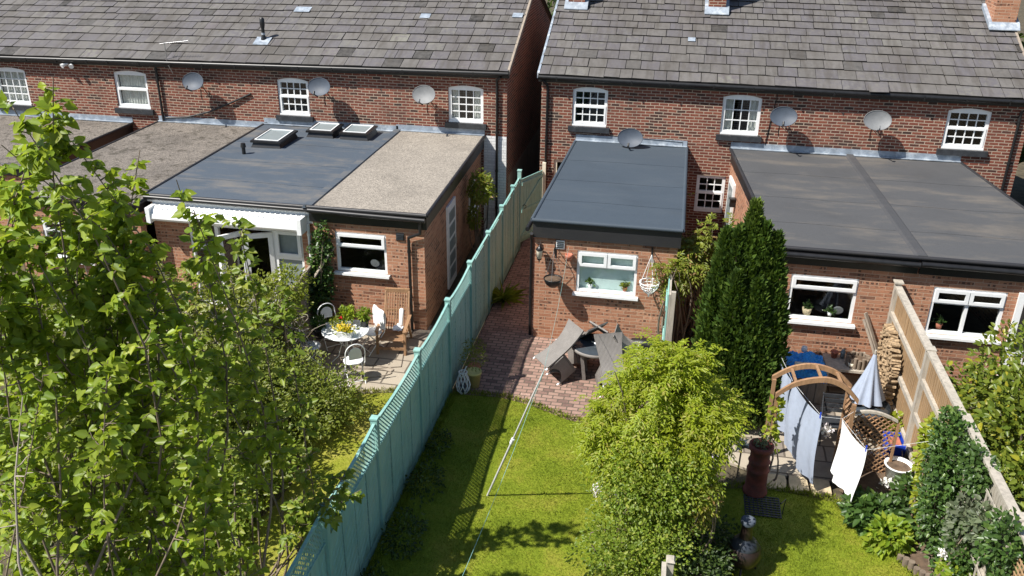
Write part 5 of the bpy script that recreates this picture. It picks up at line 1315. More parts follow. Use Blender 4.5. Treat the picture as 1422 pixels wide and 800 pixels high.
for s in (1, -1):
    z = -.4
    while z < 1.6:
        p = [(y0 + (y1 - y0) * q, z + s * (q - .5) * .51 + .25) for q in np.linspace(0, 1, 11)]; p = [q for q in p if .1 < q[1] < 1.55]
        if len(p) > 1: m.bar((3.33 + s * .006, p[0][0], p[0][1]), (3.33 + s * .006, p[-1][0], p[-1][1]), .012, .03, up=(1, 0, 0))
        z += .13
m.build('lattice', 'new_wood', t)
# fan trellis screen
m = MB(); y = 13.7; xa, xb = 3.42, 4.16; top = lambda x: 1.12 + .16 * math.sin(math.pi * min(1, max(0, (x - xa) / (xb - xa) * .75 + .2)))
for s in (1, -1):
    c = xa - 1.3
    while c < xb + 1.3:
        p = []
        for q in np.linspace(0, 1.3, 40):
            x = c + s * q; z = .08 + q
            if xa < x < xb and z < top(x): p.append((x, z))
        if len(p) > 1: m.bar((p[0][0], y + s * .006, p[0][1]), (p[-1][0], y + s * .006, p[-1][1]), .012, .028, up=(0, 1, 0))
        c += .105
t = thing('trellis_screen', (3.79, y, 0), 'curved top diamond lattice screen between the arch and the white tub', 'trellis')
m.build('lattice', 'new_wood', t)
m = MB(); n = 14
for k in range(n):
    a, b = xa + (xb - xa) * k / n, xa + (xb - xa) * (k + 1) / n
    m.hexa([(a, y - .025, top(a)), (b, y - .025, top(b)), (b, y + .025, top(b)), (a, y + .025, top(a)), (a, y - .025, top(a) + .045), (b, y - .025, top(b) + .045), (b, y + .025, top(b) + .045), (a, y + .025, top(a) + .045)])
m.build('top_rail', 'grey_wood', t); MB().box(xa, xb, y - .02, y + .02, .04, .08).build('bottom_rail', 'new_wood', t)
for x in (xa - .02, xb + .02): m = MB(); m.box(x - .02, x + .02, y - .025, y + .025, 0, top(x)); m.build('post', 'new_wood', t)
# washing on a line
def sheet_cloth(name, a, b, drop_a, drop_b, mat, label, seed, amp=.05, sag=.06):
    a, b = Vector(a), Vector(b); r = random.Random(seed); ph = [r.random() * 6 for _ in range(4)]; d = (b - a).normalized(); nrm = d.cross(Vector((0, 0, 1))).normalized()
    m = MB()
    def P(s, t):
        p = a.lerp(b, s); dz = drop_a + (drop_b - drop_a) * s
        p.z -= sag * math.sin(math.pi * s) * (1 - t * .5) + t * dz
        w = amp * (t ** .7) * (math.sin(s * 9 + ph[0] + t) + .5 * math.sin(s * 17 + ph[1] - t * 2) + .3 * math.sin(s * 31 + ph[3])) + .06 * t * math.sin(t * 3 + ph[2])
        return tuple(p + nrm * w)
    m.grid(P, 40, 30); o = m.build(name, mat); tag(o, label, 'laundry', 'sheets drying on the washing line'); return o
sheet_cloth('bed_sheet', (2.22, 15.2, 1.55), (2.42, 14.15, 1.5), 1.15, 1.2, 'blue_cloth', 'rear pale blue sheet on the washing line, in shade behind the arch', 3)
sheet_cloth('bed_sheet', (2.44, 14.1, 1.5), (2.78, 12.95, 1.55), 1.3, 1.35, 'blue_cloth', 'pale blue sheet hanging through the wooden arch', 8, .035)
sheet_cloth('bed_sheet', (3.13, 13.12, 1.45), (3.42, 12.42, 1.36), 1.02, 1.0, 'white_cloth', 'brilliant white sheet hanging in full sun in front of the lattice screen', 5, .035)
m = MB(); m.tube([(2.15, 16.9, 1.75), (2.3, 14.8, 1.58), (2.44, 14.1, 1.505), (2.78, 12.95, 1.555), (3.13, 13.12, 1.455)], .003, 4); tag(m.build('washing_line', 'upvc'), 'thin white line carrying the blue sheets through the arch', 'washing line')
m = MB(); m.tube([(3.33, 13.3, 1.5), (3.13, 13.12, 1.455), (3.42, 12.42, 1.365), (4.5, 11.9, 2.1)], .0028, 4); tag(m.build('washing_line', 'upvc'), 'thin line carrying the brilliant white sheet', 'washing line')
for i, (x, y, z, mt, lb) in enumerate(((2.46, 14.05, 1.5, 'blue_plastic', 'tiny blue peg at the back corner of the blue sheet in the arch'), (2.76, 13.0, 1.55, 'blue_plastic', 'tiny blue peg at the front corner of the blue sheet in the arch'), (3.41, 12.45, 1.37, 'blue_plastic', 'tiny blue peg at the right corner of the brilliant white sheet'))):
    m = MB(); m.bar((x, y, z - .05), (x, y, z + .05), .018, .03); tag(m.build('clothes_peg', mt), lb, 'peg', 'pegs on the washing line')
# closed parasol and glass table
t = thing('closed_parasol', (3.95, 15.1, 0), 'closed pale blue parasol standing through the glass patio table', 'parasol')
m = MB(); n = 32; vs = []
for i in range(9):
    s = i / 8; r0 = .03 + .24 * s ** 1.1
    for j in range(n):
        a = 2 * math.pi * j / n; r = r0 * (1 + .28 * s * math.cos(8 * a)); vs.append((3.95 + r * math.cos(a), 15.1 + r * math.sin(a), 1.68 - .95 * s + .02 * math.cos(8 * a) * s))
m.add(vs, [((i + 1) * n + j, (i + 1) * n + (j + 1) % n, i * n + (j + 1) % n, i * n + j) for i in range(8) for j in range(n)], True); m.build('canopy', 'blue_cloth', t)
m = MB(); m.tube([(3.95, 15.1, 0), (3.95, 15.1, 1.76)], .02, 8); m.build('pole', 'grey_wood', t)
m = MB(); m.lathe([(0, 0), (.22, 0), (.22, .05), (.05, .1), (.04, .25), (0, .25)], (3.95, 15.1, .01), 18); m.build('base', 'black_plastic', t)
t = thing('glass_table', (3.93, 15.0, 0), 'round black framed glass patio table under the closed parasol', 'table')
m = MB(); m.tube([(3.93 + .45 * math.cos(a), 15.0 + .45 * math.sin(a), .66) for a in np.linspace(0, 6.2832, 33)], .016, 6); m.build('rim', 'black_plastic', t)
m = MB(); m.lathe([(.05, .655), (.44, .655), (.44, .664), (.05, .664)], (3.93, 15, 0), 32); m.build('tabletop', 'table_glass', t)
for k in range(4): a = k * math.pi / 2 + .6; m = MB(); m.tube([(3.93 + .42 * math.cos(a), 15 + .42 * math.sin(a), .65), (3.93 + .3 * math.cos(a), 15 + .3 * math.sin(a), .3), (3.93 + .4 * math.cos(a), 15 + .4 * math.sin(a), .01)], .013, 5); m.build('leg', 'black_plastic', t)
t = thing('folding_chair', (3.3, 14.6, 0), 'dark folding garden chair in the shade behind the arch', 'chair')
m = MB(); m.box(3.15, 3.55, 14.5, 14.9, .40, .43); m.build('seat', 'dark_paint', t)
m = MB(); f, _ = frame((3.15, 14.92), (3.55, 14.92))
for k in range(4): m.fbox(f, 0, .4, .5 + k * .1, .57 + k * .1, -.01, .01)
m.build('backrest', 'dark_paint', t)
for s in (3.16, 3.54):
    m = MB(); m.tube([(s, 14.5, .01), (s, 14.95, .88)], .014, 5); m.build('leg', 'dark_paint', t)
    m = MB(); m.tube([(s, 14.95, .01), (s, 14.52, .42)], .014, 5); m.build('leg', 'dark_paint', t)
# potting bench, tarpaulin box, log planter, pots
t = thing('storage_box', (3.0, 16.3, 0), 'low dark box under a bright blue tarpaulin by the brick wall', 'box')
m = MB(); m.box(2.62, 3.36, 15.95, 16.65, .02, .62)
for k in range(5): m.box(2.63 + k * .145, 2.75 + k * .145, 15.93, 15.949, .05, .6)
m.build('box', 'old_wood', t)
m = MB(); rg = np.random.default_rng(3); hh = rg.random((40, 40))
def tarp(s, t_):
    x = 2.56 + .86 * s; y_ = 15.88 + .84 * t_; e = min(s, 1 - s, t_, 1 - t_); z = .70 + .05 * math.sin(s * 13 + t_ * 6) * math.sin(t_ * 11 - s * 4) + .04 * hh[int(s * 39), int(t_ * 39)] - (.16 if e < .06 else 0) + .14 * math.exp(-((s - .5) ** 2 + (t_ - .6) ** 2) * 9)
    return (x, y_, z)
m.grid(tarp, 36, 36, False); tag(m.build('tarpaulin', 'tarp_blue'), 'crumpled bright blue tarpaulin on the low box behind the arch', 'tarpaulin')
m = MB(); m.tube([(2.75, 16.0, .84), (3.2, 15.98, .84)], .055, 12); tag(m.build('paper_roll', 'cream_paint'), 'pale roll lying across the blue tarpaulin', 'roll')
m = MB(); m.lathe([(0, 0), (.05, .01), (.065, .07), (.05, .12), (0, .14)], (2.98, 16.55, .84), 10); tag(m.build('small_bottle', 'white_cloth'), 'small white bottle behind the tarpaulin against the wall', 'bottle')
t = thing('potting_bench', (3.75, 16.55, 0), 'pale topped potting bench along the brick wall beside the leaning plank', 'bench')
m = MB(); m.box(3.42, 4.28, 16.3, 16.95, .6, .65); m.build('top', 'grey_wood', t)
for (x, y) in ((3.45, 16.33), (4.25, 16.33), (3.45, 16.92), (4.25, 16.92)): m = MB(); m.box(x - .03, x + .03, y - .03, y + .03, 0, .6); m.build('leg', 'grey_wood', t)
m = MB(); m.box(3.47, 4.2, 16.4, 16.9, .2, .23); m.build('shelf', 'old_wood', t)
t = thing('log_planter', (4.05, 16.5, .65), 'half round log roll planter of dark soil on the bench', 'planter')
m = MB()
for k in range(16): a = k * 2 * math.pi / 16; m.tube([(4.03 + .2 * math.cos(a), 16.55 + .17 * math.sin(a), .652), (4.03 + .2 * math.cos(a), 16.55 + .17 * math.sin(a), .86 + .02 * math.sin(k * 3))], .038, 7)
m.build('log_ring', 'bark', t)
m = MB(); m.lathe([(.17, .8), (0, .82)], (4.03, 16.55, 0), 14, .85); m.build('compost', 'soil', t)
tag(MB().lathe([(0, 0), (.055, 0), (.075, .14), (.082, .14), (.082, .11), (.065, .1), (0, .05)], (3.62, 16.8, .652), 14).build('flower_pot', 'terracotta'), 'small terracotta pot on the bench against the wall', 'pot')
tag(MB().lathe([(0, 0), (.045, 0), (.05, .15), (.03, .18), (.03, .2), (0, .2)], (3.78, 16.8, .652), 14).build('glass_jar', 'frosted'), 'pale glass jar beside the small terracotta pot', 'jar')
tag(MB().lathe([(0, 0), (.05, 0), (.075, .1), (.06, .1), (0, .03)], (3.9, 16.45, .652), 14).build('flower_pot', 'cream_paint'), 'small cream bowl on the front of the bench', 'bowl')
m = MB(); m.bar((4.78, 16.5, .02), (4.1, 16.98, 1.62), .09, .035); m.bar((4.72, 16.35, .02), (4.08, 16.93, 1.5), .03, .05); tag(m.build('leaning_plank', 'old_wood'), 'long weathered plank leaning on the brick wall behind the parasol', 'plank')
m = MB(); m.bar((4.45, 16.4, 0), (4.2, 16.96, .75), .06, .03); tag(m.build('leaning_stake', 'grey_wood'), 'short grey stake leaning under the long plank', 'stake')
t = thing('framed_tray', (4.32, 15.75, 0), 'white rimmed tray with a red brown panel standing behind the glass table', 'tray')
m = MB(); f, _ = frame((4.12, 15.55), (4.5, 15.72)); m.panel(lambda u, v, w=0: (f(u, 0, 0)[0], f(u, 0, 0)[1] + v * .6 - w * .3, .35 + v * .5 + w * .6), rect(0, .42, 0, .5), [rect(.04, .38, .04, .46)], -.03, .03); m.build('rim', 'upvc', t)
m = MB(); m.panel(lambda u, v, w=0: (f(u, 0, 0)[0], f(u, 0, 0)[1] + v * .6 - w * .3, .35 + v * .5 + w * .6), rect(.04, .38, .04, .46), [], -.02, .0); m.build('panel', 'terracotta', t)
m = MB()
for u in (.05, .37): p = f(u, 0, 0); m.bar((p[0], p[1] + .15, .0), (p[0], p[1] + .15, .45), .04)
m.build('leg', 'grey_wood', t)
m = MB(); m.hexa([(4.2, 15.9, 0), (4.5, 15.95, 0), (4.5, 16.25, 0), (4.2, 16.2, 0), (4.2, 15.9, .5), (4.5, 15.95, .5), (4.5, 16.25, .5), (4.2, 16.2, .5)]); m.box(4.19, 4.51, 15.88, 16.27, .502, .53); tag(m.build('wooden_crate', 'new_wood'), 'tan wooden crate behind the white rimmed tray', 'crate')
# log pile against the fence
t = thing('log_pile', (4.35, 16.0, 0), 'tall stack of split logs against the tan fence by the house wall', 'log pile')
rg = np.random.default_rng(8); m = MB(); k = 0
for iy in range(16):
    for iz in range(30):
        y = 15.42 + iy * .072 + (iz % 2) * .035 + rg.normal(0, .012); z = .04 + iz * .06 + rg.normal(0, .008)
        if z > 1.74 - .03 * abs(iy - 9) + rg.normal(0, .03): continue
        r = .033 * rg.uniform(.75, 1.25); n = 6; ph = rg.random() * 6; x0 = 4.36 + rg.normal(0, .02); tl = rg.normal(0, .02, 2)
        a = [(x0 + rg.normal(0, .006), y + r * math.cos(ph + q * 6.283 / n) * rg.uniform(.7, 1.15), z + r * math.sin(ph + q * 6.283 / n) * rg.uniform(.7, 1.15)) for q in range(n)]
        m.add(a + [(4.51, p[1] + tl[0], p[2] + tl[1]) for p in a], [tuple(range(n))[::-1]] + [(q, (q + 1) % n, n + (q + 1) % n, n + q) for q in range(n)])
MATS['log_end'] = plain('log_end', (.33, .235, .14), .85, .5, 22); m.build('logs', 'log_end', t)
# tubs and crates
t = thing('tub', (4.3, 13.6, 0), 'large white plastic tub of soil beside the lattice screen', 'tub')
m = MB(); m.lathe([(0, 0), (.15, 0), (.225, .40), (.24, .4), (.24, .42), (.21, .42), (.2, .36), (.0, .36)], (4.29, 13.55, .0), 24); m.build('tub', 'upvc', t)
m = MB(); m.lathe([(.2, .362), (0, .38)], (4.29, 13.55, 0), 18); m.build('soil', 'soil', t)
t = thing('recycling_crate', (4.42, 14.35, 0), 'bright blue plastic crate behind the white tub', 'crate')
m = MB(); z0, z1 = .0, .4; A = [(4.26, 14.2), (4.52, 14.2), (4.52, 14.55), (4.26, 14.55)]; B = [(4.22, 14.15), (4.55, 14.15), (4.55, 14.6), (4.22, 14.6)]; C_ = [(4.245, 14.175), (4.525, 14.175), (4.525, 14.575), (4.245, 14.575)]
m.add([(*p, z0) for p in A] + [(*p, z1) for p in B] + [(*p, z1) for p in C_] + [(p[0], p[1], z0 + .12) for p in A], [(3, 2, 1, 0)] + [(k, (k + 1) % 4, 4 + (k + 1) % 4, 4 + k) for k in range(4)] + [(4 + k, 4 + (k + 1) % 4, 8 + (k + 1) % 4, 8 + k) for k in range(4)] + [(8 + k, 8 + (k + 1) % 4, 12 + (k + 1) % 4, 12 + k) for k in range(4)] + [(12, 13, 14, 15)])
m.build('crate', 'blue_plastic', t)
m = MB(); m.box(4.3, 4.48, 14.25, 14.5, .13, .36); m.build('contents', 'terracotta', t)
t = thing('chimney_pot_planter', (1.9, 12.85, 0), 'tall dark red ribbed chimney pot used as a planter at the foot of the arch', 'planter')
MATS['red_clay'] = plain('red_clay', (.14, .034, .025), .8, .35, dirt=((.06, .035, .03), 5, .5))
m = MB(); m.lathe([(0, 0), (.2, 0), (.205, .06), (.175, .1), (.17, .45), (.19, .48), (.17, .51), (.165, .62), (.185, .65), (.165, .68), (.16, .85), (.2, .88), (.205, .96), (.17, .97), (.15, .9), (0, .88)], (1.9, 12.85, 0), 26); m.build('pot', 'red_clay', t)
rg = np.random.default_rng(6); n = 90; P = np.array([1.9, 12.85, .98]) + rg.normal(0, .07, (n, 3)); leafmesh('foliage', P, rg.normal(0, 1, (n, 3)) + [0, 0, .5], rg.normal(0, 1, (n, 3)), np.full(n, .07), .5, 'leaf_grey', t)
t = thing('chiminea', (1.58, 10.85, 0), 'dark glazed clay chiminea with a pale lidded neck on the right lawn', 'chiminea')
c = (1.58, 10.85, 0)
m = MB(); m.lathe([(.13, .16), (.22, .22), (.26, .34), (.245, .46), (.17, .55), (.15, .57)], c, 26); m.build('belly', 'brown_glaze', t)
m = MB(); m.lathe([(.205, .5), (.21, .52), (.15, .6), (.1, .64), (.1, .655)], c, 26); m.build('shoulder', 'ceramic', t)
m = MB(); m.lathe([(.098, .64), (.085, .75), (.085, .9), (.1, .92)], c, 20); m.build('neck', 'brown_glaze', t)
m = MB(); m.lathe([(.104, .9), (.11, .93), (.105, .97), (.08, .975), (.05, .93), (0, .92)], c, 20); m.build('rim', 'dish_grey', t)
for k in range(3): a = k * 2.094 + .4; m = MB(); m.tube([(c[0] + .14 * math.cos(a), c[1] + .14 * math.sin(a), .2), (c[0] + .24 * math.cos(a), c[1] + .24 * math.sin(a), 0)], .018, 6); m.build('leg', 'black_plastic', t)
m = MB(); rgx = .22
for k in range(9): q = -.28 + .07 * k; m.box(2.0 + q - .012, 2.0 + q + .012, 12.2, 12.72, .012, .022); m.box(1.72, 2.28, 12.46 + q * .9 - .011, 12.46 + q * .9 + .011, .0225, .032)
t_ = m.build('metal_grid', 'dark_paint'); tag(t_, 'dark square metal grid lying on the grass in front of the red chimney pot', 'grid')
m = MB(); m.tube([(2.3, 12.3, .03), (2.33, 12.35, .3), (2.2, 12.0, .45)], .008, 4); m.lathe([(0, 0), (.02, .02), (.0, .05)], (2.2, 12.0, .44), 8); tag(m.build('garden_light', 'dark_paint'), 'thin bent metal garden stake beside the metal grid', 'garden light')
# bits of edging and blooms in the right bed
m = MB()
for k in range(8): m.tube([(3.98 + .06 * k, 11.55 - .14 * k * .6, 0), (3.98 + .06 * k, 11.55 - .14 * k * .6, .12 + .02 * (k % 3))], .05, 7)
tag(m.build('log_edging', 'bark'), 'short dark log roll edging along the soil bed of the right lawn', 'edging')

# ------------------------------------------------------------------ planting
# middle: wisteria over the boundary and mixed shrubs below
def pinnate(name, label, cat, blobs, mat, n, fl=.26, leaflets=9, ls=.075, seed=1, base=None, flowers=None, rough=.28, mat2=None):
    rg = np.random.default_rng(seed); base = base or (blobs[0][0][0], blobs[0][0][1], 0); root = thing(name, base, label, cat)
    tot = sum(b[1][0] * b[1][2] for b in blobs); s = MB(); allP = []
    PP, DD, NN = [], [], []
    for (c, r) in blobs:
        q_, w_ = blob_points(rg, max(6, int(n * r[0] * r[2] / tot / 15)), c, r, rough, .45)
        ii = np.repeat(np.arange(len(q_)), 15); p = q_[ii] + rg.normal(0, .075, (len(ii), 3)); v = w_[ii] * .8 + rg.normal(0, .45, (len(ii), 3)); v /= np.linalg.norm(v, axis=1, keepdims=True)
        az = np.arctan2(v[:, 1], v[:, 0]) + rg.normal(0, .8, len(p)); el = v[:, 2] * .7 + rg.normal(0, .35, len(p))
        d = np.column_stack([np.cos(az) * np.cos(el), np.sin(az) * np.cos(el), np.sin(el)]); sd = np.cross(d, [0, 0, 1.0]); sd /= np.linalg.norm(sd, axis=1, keepdims=True) + 1e-9
        f = fl * (.6 + .7 * rg.random(len(p)))[:, None]
        for k in range(leaflets):
            t = (k // 2 + 1) / (leaflets // 2 + 1); q = p + d * f * t + np.array([0, 0, -1.0]) * f * .55 * t * t
            sg = 1 if k % 2 else -1
            dd = (d * .75 + sd * sg * .85 if k < leaflets - 1 else d) + np.array([0, 0, -.2 - .25 * t]) + rg.normal(0, .12, d.shape)
            PP.append(q); DD.append(dd); NN.append(np.cross(sd, d) * .5 + v * .4 + np.array([-.35, -.3, .5]) + rg.normal(0, .25, d.shape))
        for k in range(7): e = np.array(c) + rg.normal(0, .45, 3) * np.array(r); e[2] = max(e[2], .2); s.tube(curve_pts((base[0] + rg.normal(0, .12), base[1] + rg.normal(0, .12), base[2]), e, .15, 8, rg), list(np.linspace(.035, .007, 8)), 5, False)
    s.build('stems', 'bark', root); PP = np.concatenate(PP); m_ = len(PP)
    leafmesh('foliage', PP, np.concatenate(DD), np.concatenate(NN), ls * (.7 + .6 * rg.random(m_)), .36, mat, root, 'kite', seed=seed, droop=.2)
    if flowers:
        for (x, y, z) in flowers:
            k = 70; tt = rg.random(k); P = np.column_stack([x + rg.normal(0, 1, k) * .05 * (1 - tt * .7), y + rg.normal(0, 1, k) * .05 * (1 - tt * .7), z - tt * .32])
            leafmesh('flower', P, rg.normal(0, 1, (k, 3)), rg.normal(0, 1, (k, 3)), np.full(k, .035), .9, 'petal_lilac', root, 'kite')
    return root
pinnate('wisteria', 'large yellow green wisteria mound between the tipped chairs and the cypress', 'shrub', [((.17, 11.4, 2.33), (.78, .66, .98)), ((.86, 11.2, 2.28), (.36, .4, .42)), ((.85, 11.95, 2.05), (.42, .48, .5)), ((-.2, 11.1, 1.75), (.58, .5, .6)), ((.42, 10.9, 1.65), (.52, .45, .6))], 'leaf_wisteria', 7000, seed=3, base=(.3, 11.3, 0), ls=.07, fl=.22, flowers=[(.95, 10.75, 2.15), (-.3, 10.5, 1.5), (.42, 10.45, 1.9)])  # rear right mass added to throw shade on the chimney pot
pinnate('wisteria', 'bronze tinted wisteria sprays above the side passage, left of the cypress top', 'climber', [((.85, 18.2, 2.1), (.5, .55, .5)), ((1.25, 18.6, 2.35), (.45, .5, .35)), ((.55, 18.5, 1.9), (.3, .4, .35))], 'leaf_climber', 520, fl=.3, ls=.1, seed=5, base=(.8, 18.6, 0))
pinnate('wisteria', 'small bronze climber clump hanging by the corner of the blue grey felt roof', 'climber', [((.32, 17.35, 1.95), (.24, .22, .3))], 'leaf_climber', 130, fl=.24, ls=.09, seed=6, base=(.42, 17.55, 0))
t = shrub('bare_climber', 'thin sparse climber on the brick between the felt roof and the ground floor window', 'climber', (.6, 22.5, 0), [(.5, 21.5, 2.5), (.75, 21.8, 2.3), (.4, 22.2, 2.4)], 'leaf_climber', .06, 10, 4, .35, .5, 17, .015)
bush('mixed_shrub', 'mixed green shrubs tumbling over the low fence below the wisteria', 'shrub', [((.12, 10.4, 1.55), (.72, .4, .75)), ((.55, 10.5, 1.5), (.35, .35, .6)), ((.22, 10.5, 1.0), (.62, .5, .9)), ((-.3, 10.2, .6), (.45, .45, .6)), ((.1, 9.75, .75), (.6, .35, .7))], 'leaf_thicket', 13500, .05, .6, 21, rough=.6, shell=.75, base=(.1, 10.3, 0))
bush('red_tinged_shrub', 'reddish tinged shrub at the right edge of the wisteria mound', 'shrub', [((.82, 10.6, 1.35), (.28, .3, .45))], 'leaf_wisteria_red', 1100, .05, .45, 23)
bush('shade_shrub', 'dark shrub in shade left of the chiminea', 'shrub', [((1.1, 10.9, .3), (.4, .5, .4)), ((.95, 10.1, .35), (.4, .5, .45))], 'leaf_dark', 3600, .06, .55, 24)
tag(leafmesh('white_bloom', np.random.default_rng(1).normal(0, 1, (60, 3)) * [.03, .03, .07] + [-.72, 12.0, .28], np.random.default_rng(2).normal(0, 1, (60, 3)), np.random.default_rng(3).normal(0, 1, (60, 3)), np.full(60, .05), .9, 'petal_white', None, origin=(-.72, 12, .2)), 'white flower spike at the left edge of the mixed shrubs on the lawn', 'flower')
t = thing('silver_plant', (1.62, 13.1, 0), 'silver leaved rosette plant in the dark gap under the cypress', 'plant')
rg = np.random.default_rng(12); n = 26; a = rg.random(n) * 6.28
m = MB(); m.tube([(1.62, 13.2, 0), (1.62, 13.1, .72)], .015, 5); m.build('stem', 'bark', t)
leafmesh('leaves', np.tile([1.62, 13.08, .72], (n, 1)) + rg.normal(0, .02, (n, 3)), np.column_stack([np.cos(a), np.sin(a), .1 + rg.random(n) * .7]), np.column_stack([-.3 * np.cos(a), -.3 * np.sin(a), np.ones(n)]), .15 + .1 * rg.random(n), .3, 'leaf_silver', t)
# conifer
def conifer(name, label, base, masses, n, seed):
    rg = np.random.default_rng(seed); root = thing(name, base, label, 'tree'); P, D, Nn = [], [], []; core = MB(); tr = MB()
    for (cx, cy, zt, rb, zb, share) in masses:
        k = int(n * share); h = rg.random(k) ** .85; z = zb + h * (zt - zb)
        prof = np.minimum(1, (1 - h) * 2.1) ** .75 * np.minimum(1, .62 + h * 1.4); a = rg.random(k) * 6.283
        lump = 1 + .24 * np.sin(a * 5 + z * 2.2 + cx * 9) * np.cos(z * 3.1 + a * 2) + .14 * np.sin(a * 9 + z * 6)
        rad = rb * prof * lump * (1 - .5 * rg.random(k) ** 1.6)
        p = np.column_stack([cx + rad * np.cos(a), cy + rad * np.sin(a), z]); P.append(p)
        d = np.column_stack([np.cos(a) * .55, np.sin(a) * .55, np.full(k, 1.0)]) + rg.normal(0, .3, (k, 3)); D.append(d)
        Nn.append(np.column_stack([np.cos(a), np.sin(a), np.full(k, .2)]) + rg.normal(0, .6, (k, 3)))
        tr.tube([(cx * .35 + base[0] * .65, cy * .35 + base[1] * .65, 0), (cx, cy, zb + .3), (cx, cy, zt - .3)], [.06, .04, .01], 6)
        pr = [(0, zb)] + [(rb * .66 * min(1, (1 - h) * 2.1) ** .75 * min(1, .62 + h * 1.4), zb + h * (zt - zb)) for h in np.linspace(.02, .93, 14)] + [(0, zb + .94 * (zt - zb))]
    tr.build('trunk', 'bark', root)
    P = np.concatenate(P); q = len(P)
    leafmesh('crown', P, np.concatenate(D), np.concatenate(Nn), .13 * (.5 + .8 * rg.random(q)), .42, 'leaf_cypress', root, 'kite', seed=seed, droop=-.1)
    return root
PL = [(1.55, 15.3, 4.3, .36, .3), (1.08, 15.3, 3.75, .36, .2), (2.0, 15.25, 3.75, .36, .2), (2.16, 15.1, 2.7, .32, .1), (.96, 15.1, 2.5, .25, .1), (1.35, 14.95, 3.1, .36, .1), (1.75, 14.95, 3.0, .36, .1), (1.2, 14.8, 2.1, .32, .1), (1.92, 14.8, 2.1, .36, .1), (1.55, 14.72, 1.95, .34, .1), (2.2, 14.9, 1.7, .26, .1), (.95, 14.9, 1.4, .24, .1), (1.5, 15.5, 3.7, .6, .1), (1.3, 15.2, 3.85, .22, 1.5), (1.78, 15.2, 3.95, .22, 1.5)]
PL = [(1.6 + (p[0] - 1.6) * .93, p[1], p[2], p[3] * (.92 if k % 2 else 1.0), p[4]) for k, p in enumerate(PL)]
tt = sum(p[3] * (p[2] - p[4]) for p in PL)
conifer('cypress', 'tall dark green flame shaped cypress in front of the brown felt roof', (1.6, 15.2, 0), [(*p, p[3] * (p[2] - p[4]) / tt) for p in PL], 62000, 31)
# left: lilac thicket
LL = 'leaf_lilac'; LT = 'leaf_thicket'
shrub('lilac_tree', 'tallest lilac at the left, its narrow leafy top reaching the roof gutter', 'tree', (-4.9, 6.3, 0), [(-4.81, 6.26, 7.95), (-5.14, 6.54, 7.62), (-4.85, 6.38, 7.40), (-5.40, 6.59, 6.88), (-5.09, 6.61, 6.64), (-5.25, 6.11, 6.55)], LL, .115, 34, 8, .27, .62, 41, .024, start=.55, bark='bark')
shrub('lilac_tree', 'lilac cut by the left edge of the photo', 'tree', (-5.6, 6.2, 0), [(-4.89, 5.86, 7.78), (-5.77, 6.60, 7.10), (-5.22, 6.08, 6.92), (-5.50, 6.06, 6.49), (-5.85, 6.75, 5.77), (-5.75, 6.27, 6.71), (-5.45, 6.3, 7.35), (-5.75, 6.4, 6.3), (-5.6, 6.1, 5.9)], LL, .11, 48, 8, .4, .62, 42, .024, start=.45, bark='bark')
shrub('lilac_tree', 'lilac whose leafy top stands before the mossy gravel roof', 'tree', (-4.8, 7.0, 0), [(-4.79, 7.20, 7.10), (-4.27, 6.88, 6.95), (-4.99, 7.03, 6.77), (-3.97, 6.59, 6.79), (-4.74, 7.02, 6.31), (-5.34, 7.23, 6.03)], LL, .11, 38, 8, .34, .62, 43, .024, start=.55, bark='bark')
shrub('lilac_tree', 'lilac with thin shoots crossing the white awning', 'tree', (-5.3, 8.4, 0), [(-4.68, 8.62, 5.92), (-5.12, 8.82, 5.27), (-5.60, 8.75, 4.93), (-5.62, 8.21, 4.81), (-4.90, 8.83, 4.58), (-4.32, 8.68, 5.09)], LT, .11, 26, 7, .36, .6, 44, .02, start=.55, bark='bark')
shrub('tall_shrub', 'broad leaved shrub filling the lower left of the photo below the lilac tops', 'shrub', (-5.0, 6.0, 0), [(-5.15, 5.82, 5.47), (-4.31, 5.58, 5.84), (-4.28, 6.33, 5.13), (-3.79, 5.98, 4.81), (-5.20, 6.20, 4.47), (-6.03, 6.34, 3.99), (-4.68, 6.19, 4.04), (-4.30, 6.38, 3.48), (-5.33, 5.91, 3.65), (-6.33, 6.27, 2.90), (-4.82, 5.95, 3.26), (-4.16, 6.39, 5.71), (-6.5, 6.5, 3.6), (-6.2, 6.4, 4.4), (-5.9, 6.2, 2.6), (-6.6, 6.6, 2.6), (-5.5, 6.0, 2.7), (-5.0, 6.3, 2.6)], LL, .10, 48, 8, .42, .62, 47, .02, start=.45, bark='bark')
shrub('twiggy_shrub', 'open twiggy shrub with long bare branches reaching over the teal fence', 'shrub', (-5.2, 8.6, 0), [(-4.91, 9.04, 3.35), (-4.90, 8.34, 3.05), (-4.02, 8.37, 3.15), (-3.57, 8.45, 2.79), (-3.65, 9.12, 2.01), (-4.41, 8.64, 2.13), (-5.33, 8.81, 1.44), (-5.13, 8.52, 4.13)], LT, .105, 25, 8, .4, .6, 49, .02, start=.5, dead=.2, bark='bark')
shrub('lilac_tree', 'dense lilac below the tallest one, hiding the far left extension window', 'tree', (-5.3, 7.0, 0), [(-5.59, 6.90, 6.50), (-5.37, 7.00, 6.27), (-5.08, 7.10, 6.36), (-5.88, 6.80, 6.37), (-5.40, 6.70, 6.02), (-4.94, 7.00, 5.97), (-5.84, 6.70, 6.83), (-5.17, 6.80, 5.85)], LL, .11, 44, 8, .36, .62, 66, .022, start=.55, bark='bark')
bush('privet_bush', 'yellow green small leaved bush in front of the white glazed doors', 'shrub', [((-7.9, 15.3, 1.2), (.8, .7, .85)), ((-8.6, 15.0, 1.1), (.8, .7, .9)), ((-7.5, 15.6, 1.75), (.4, .4, .45)), ((-9.4, 14.6, 1.0), (.8, .7, 1.0))], 'leaf_olive', 9000, .075, .5, 51, rough=.35, base=(-8.1, 15.1, 0))
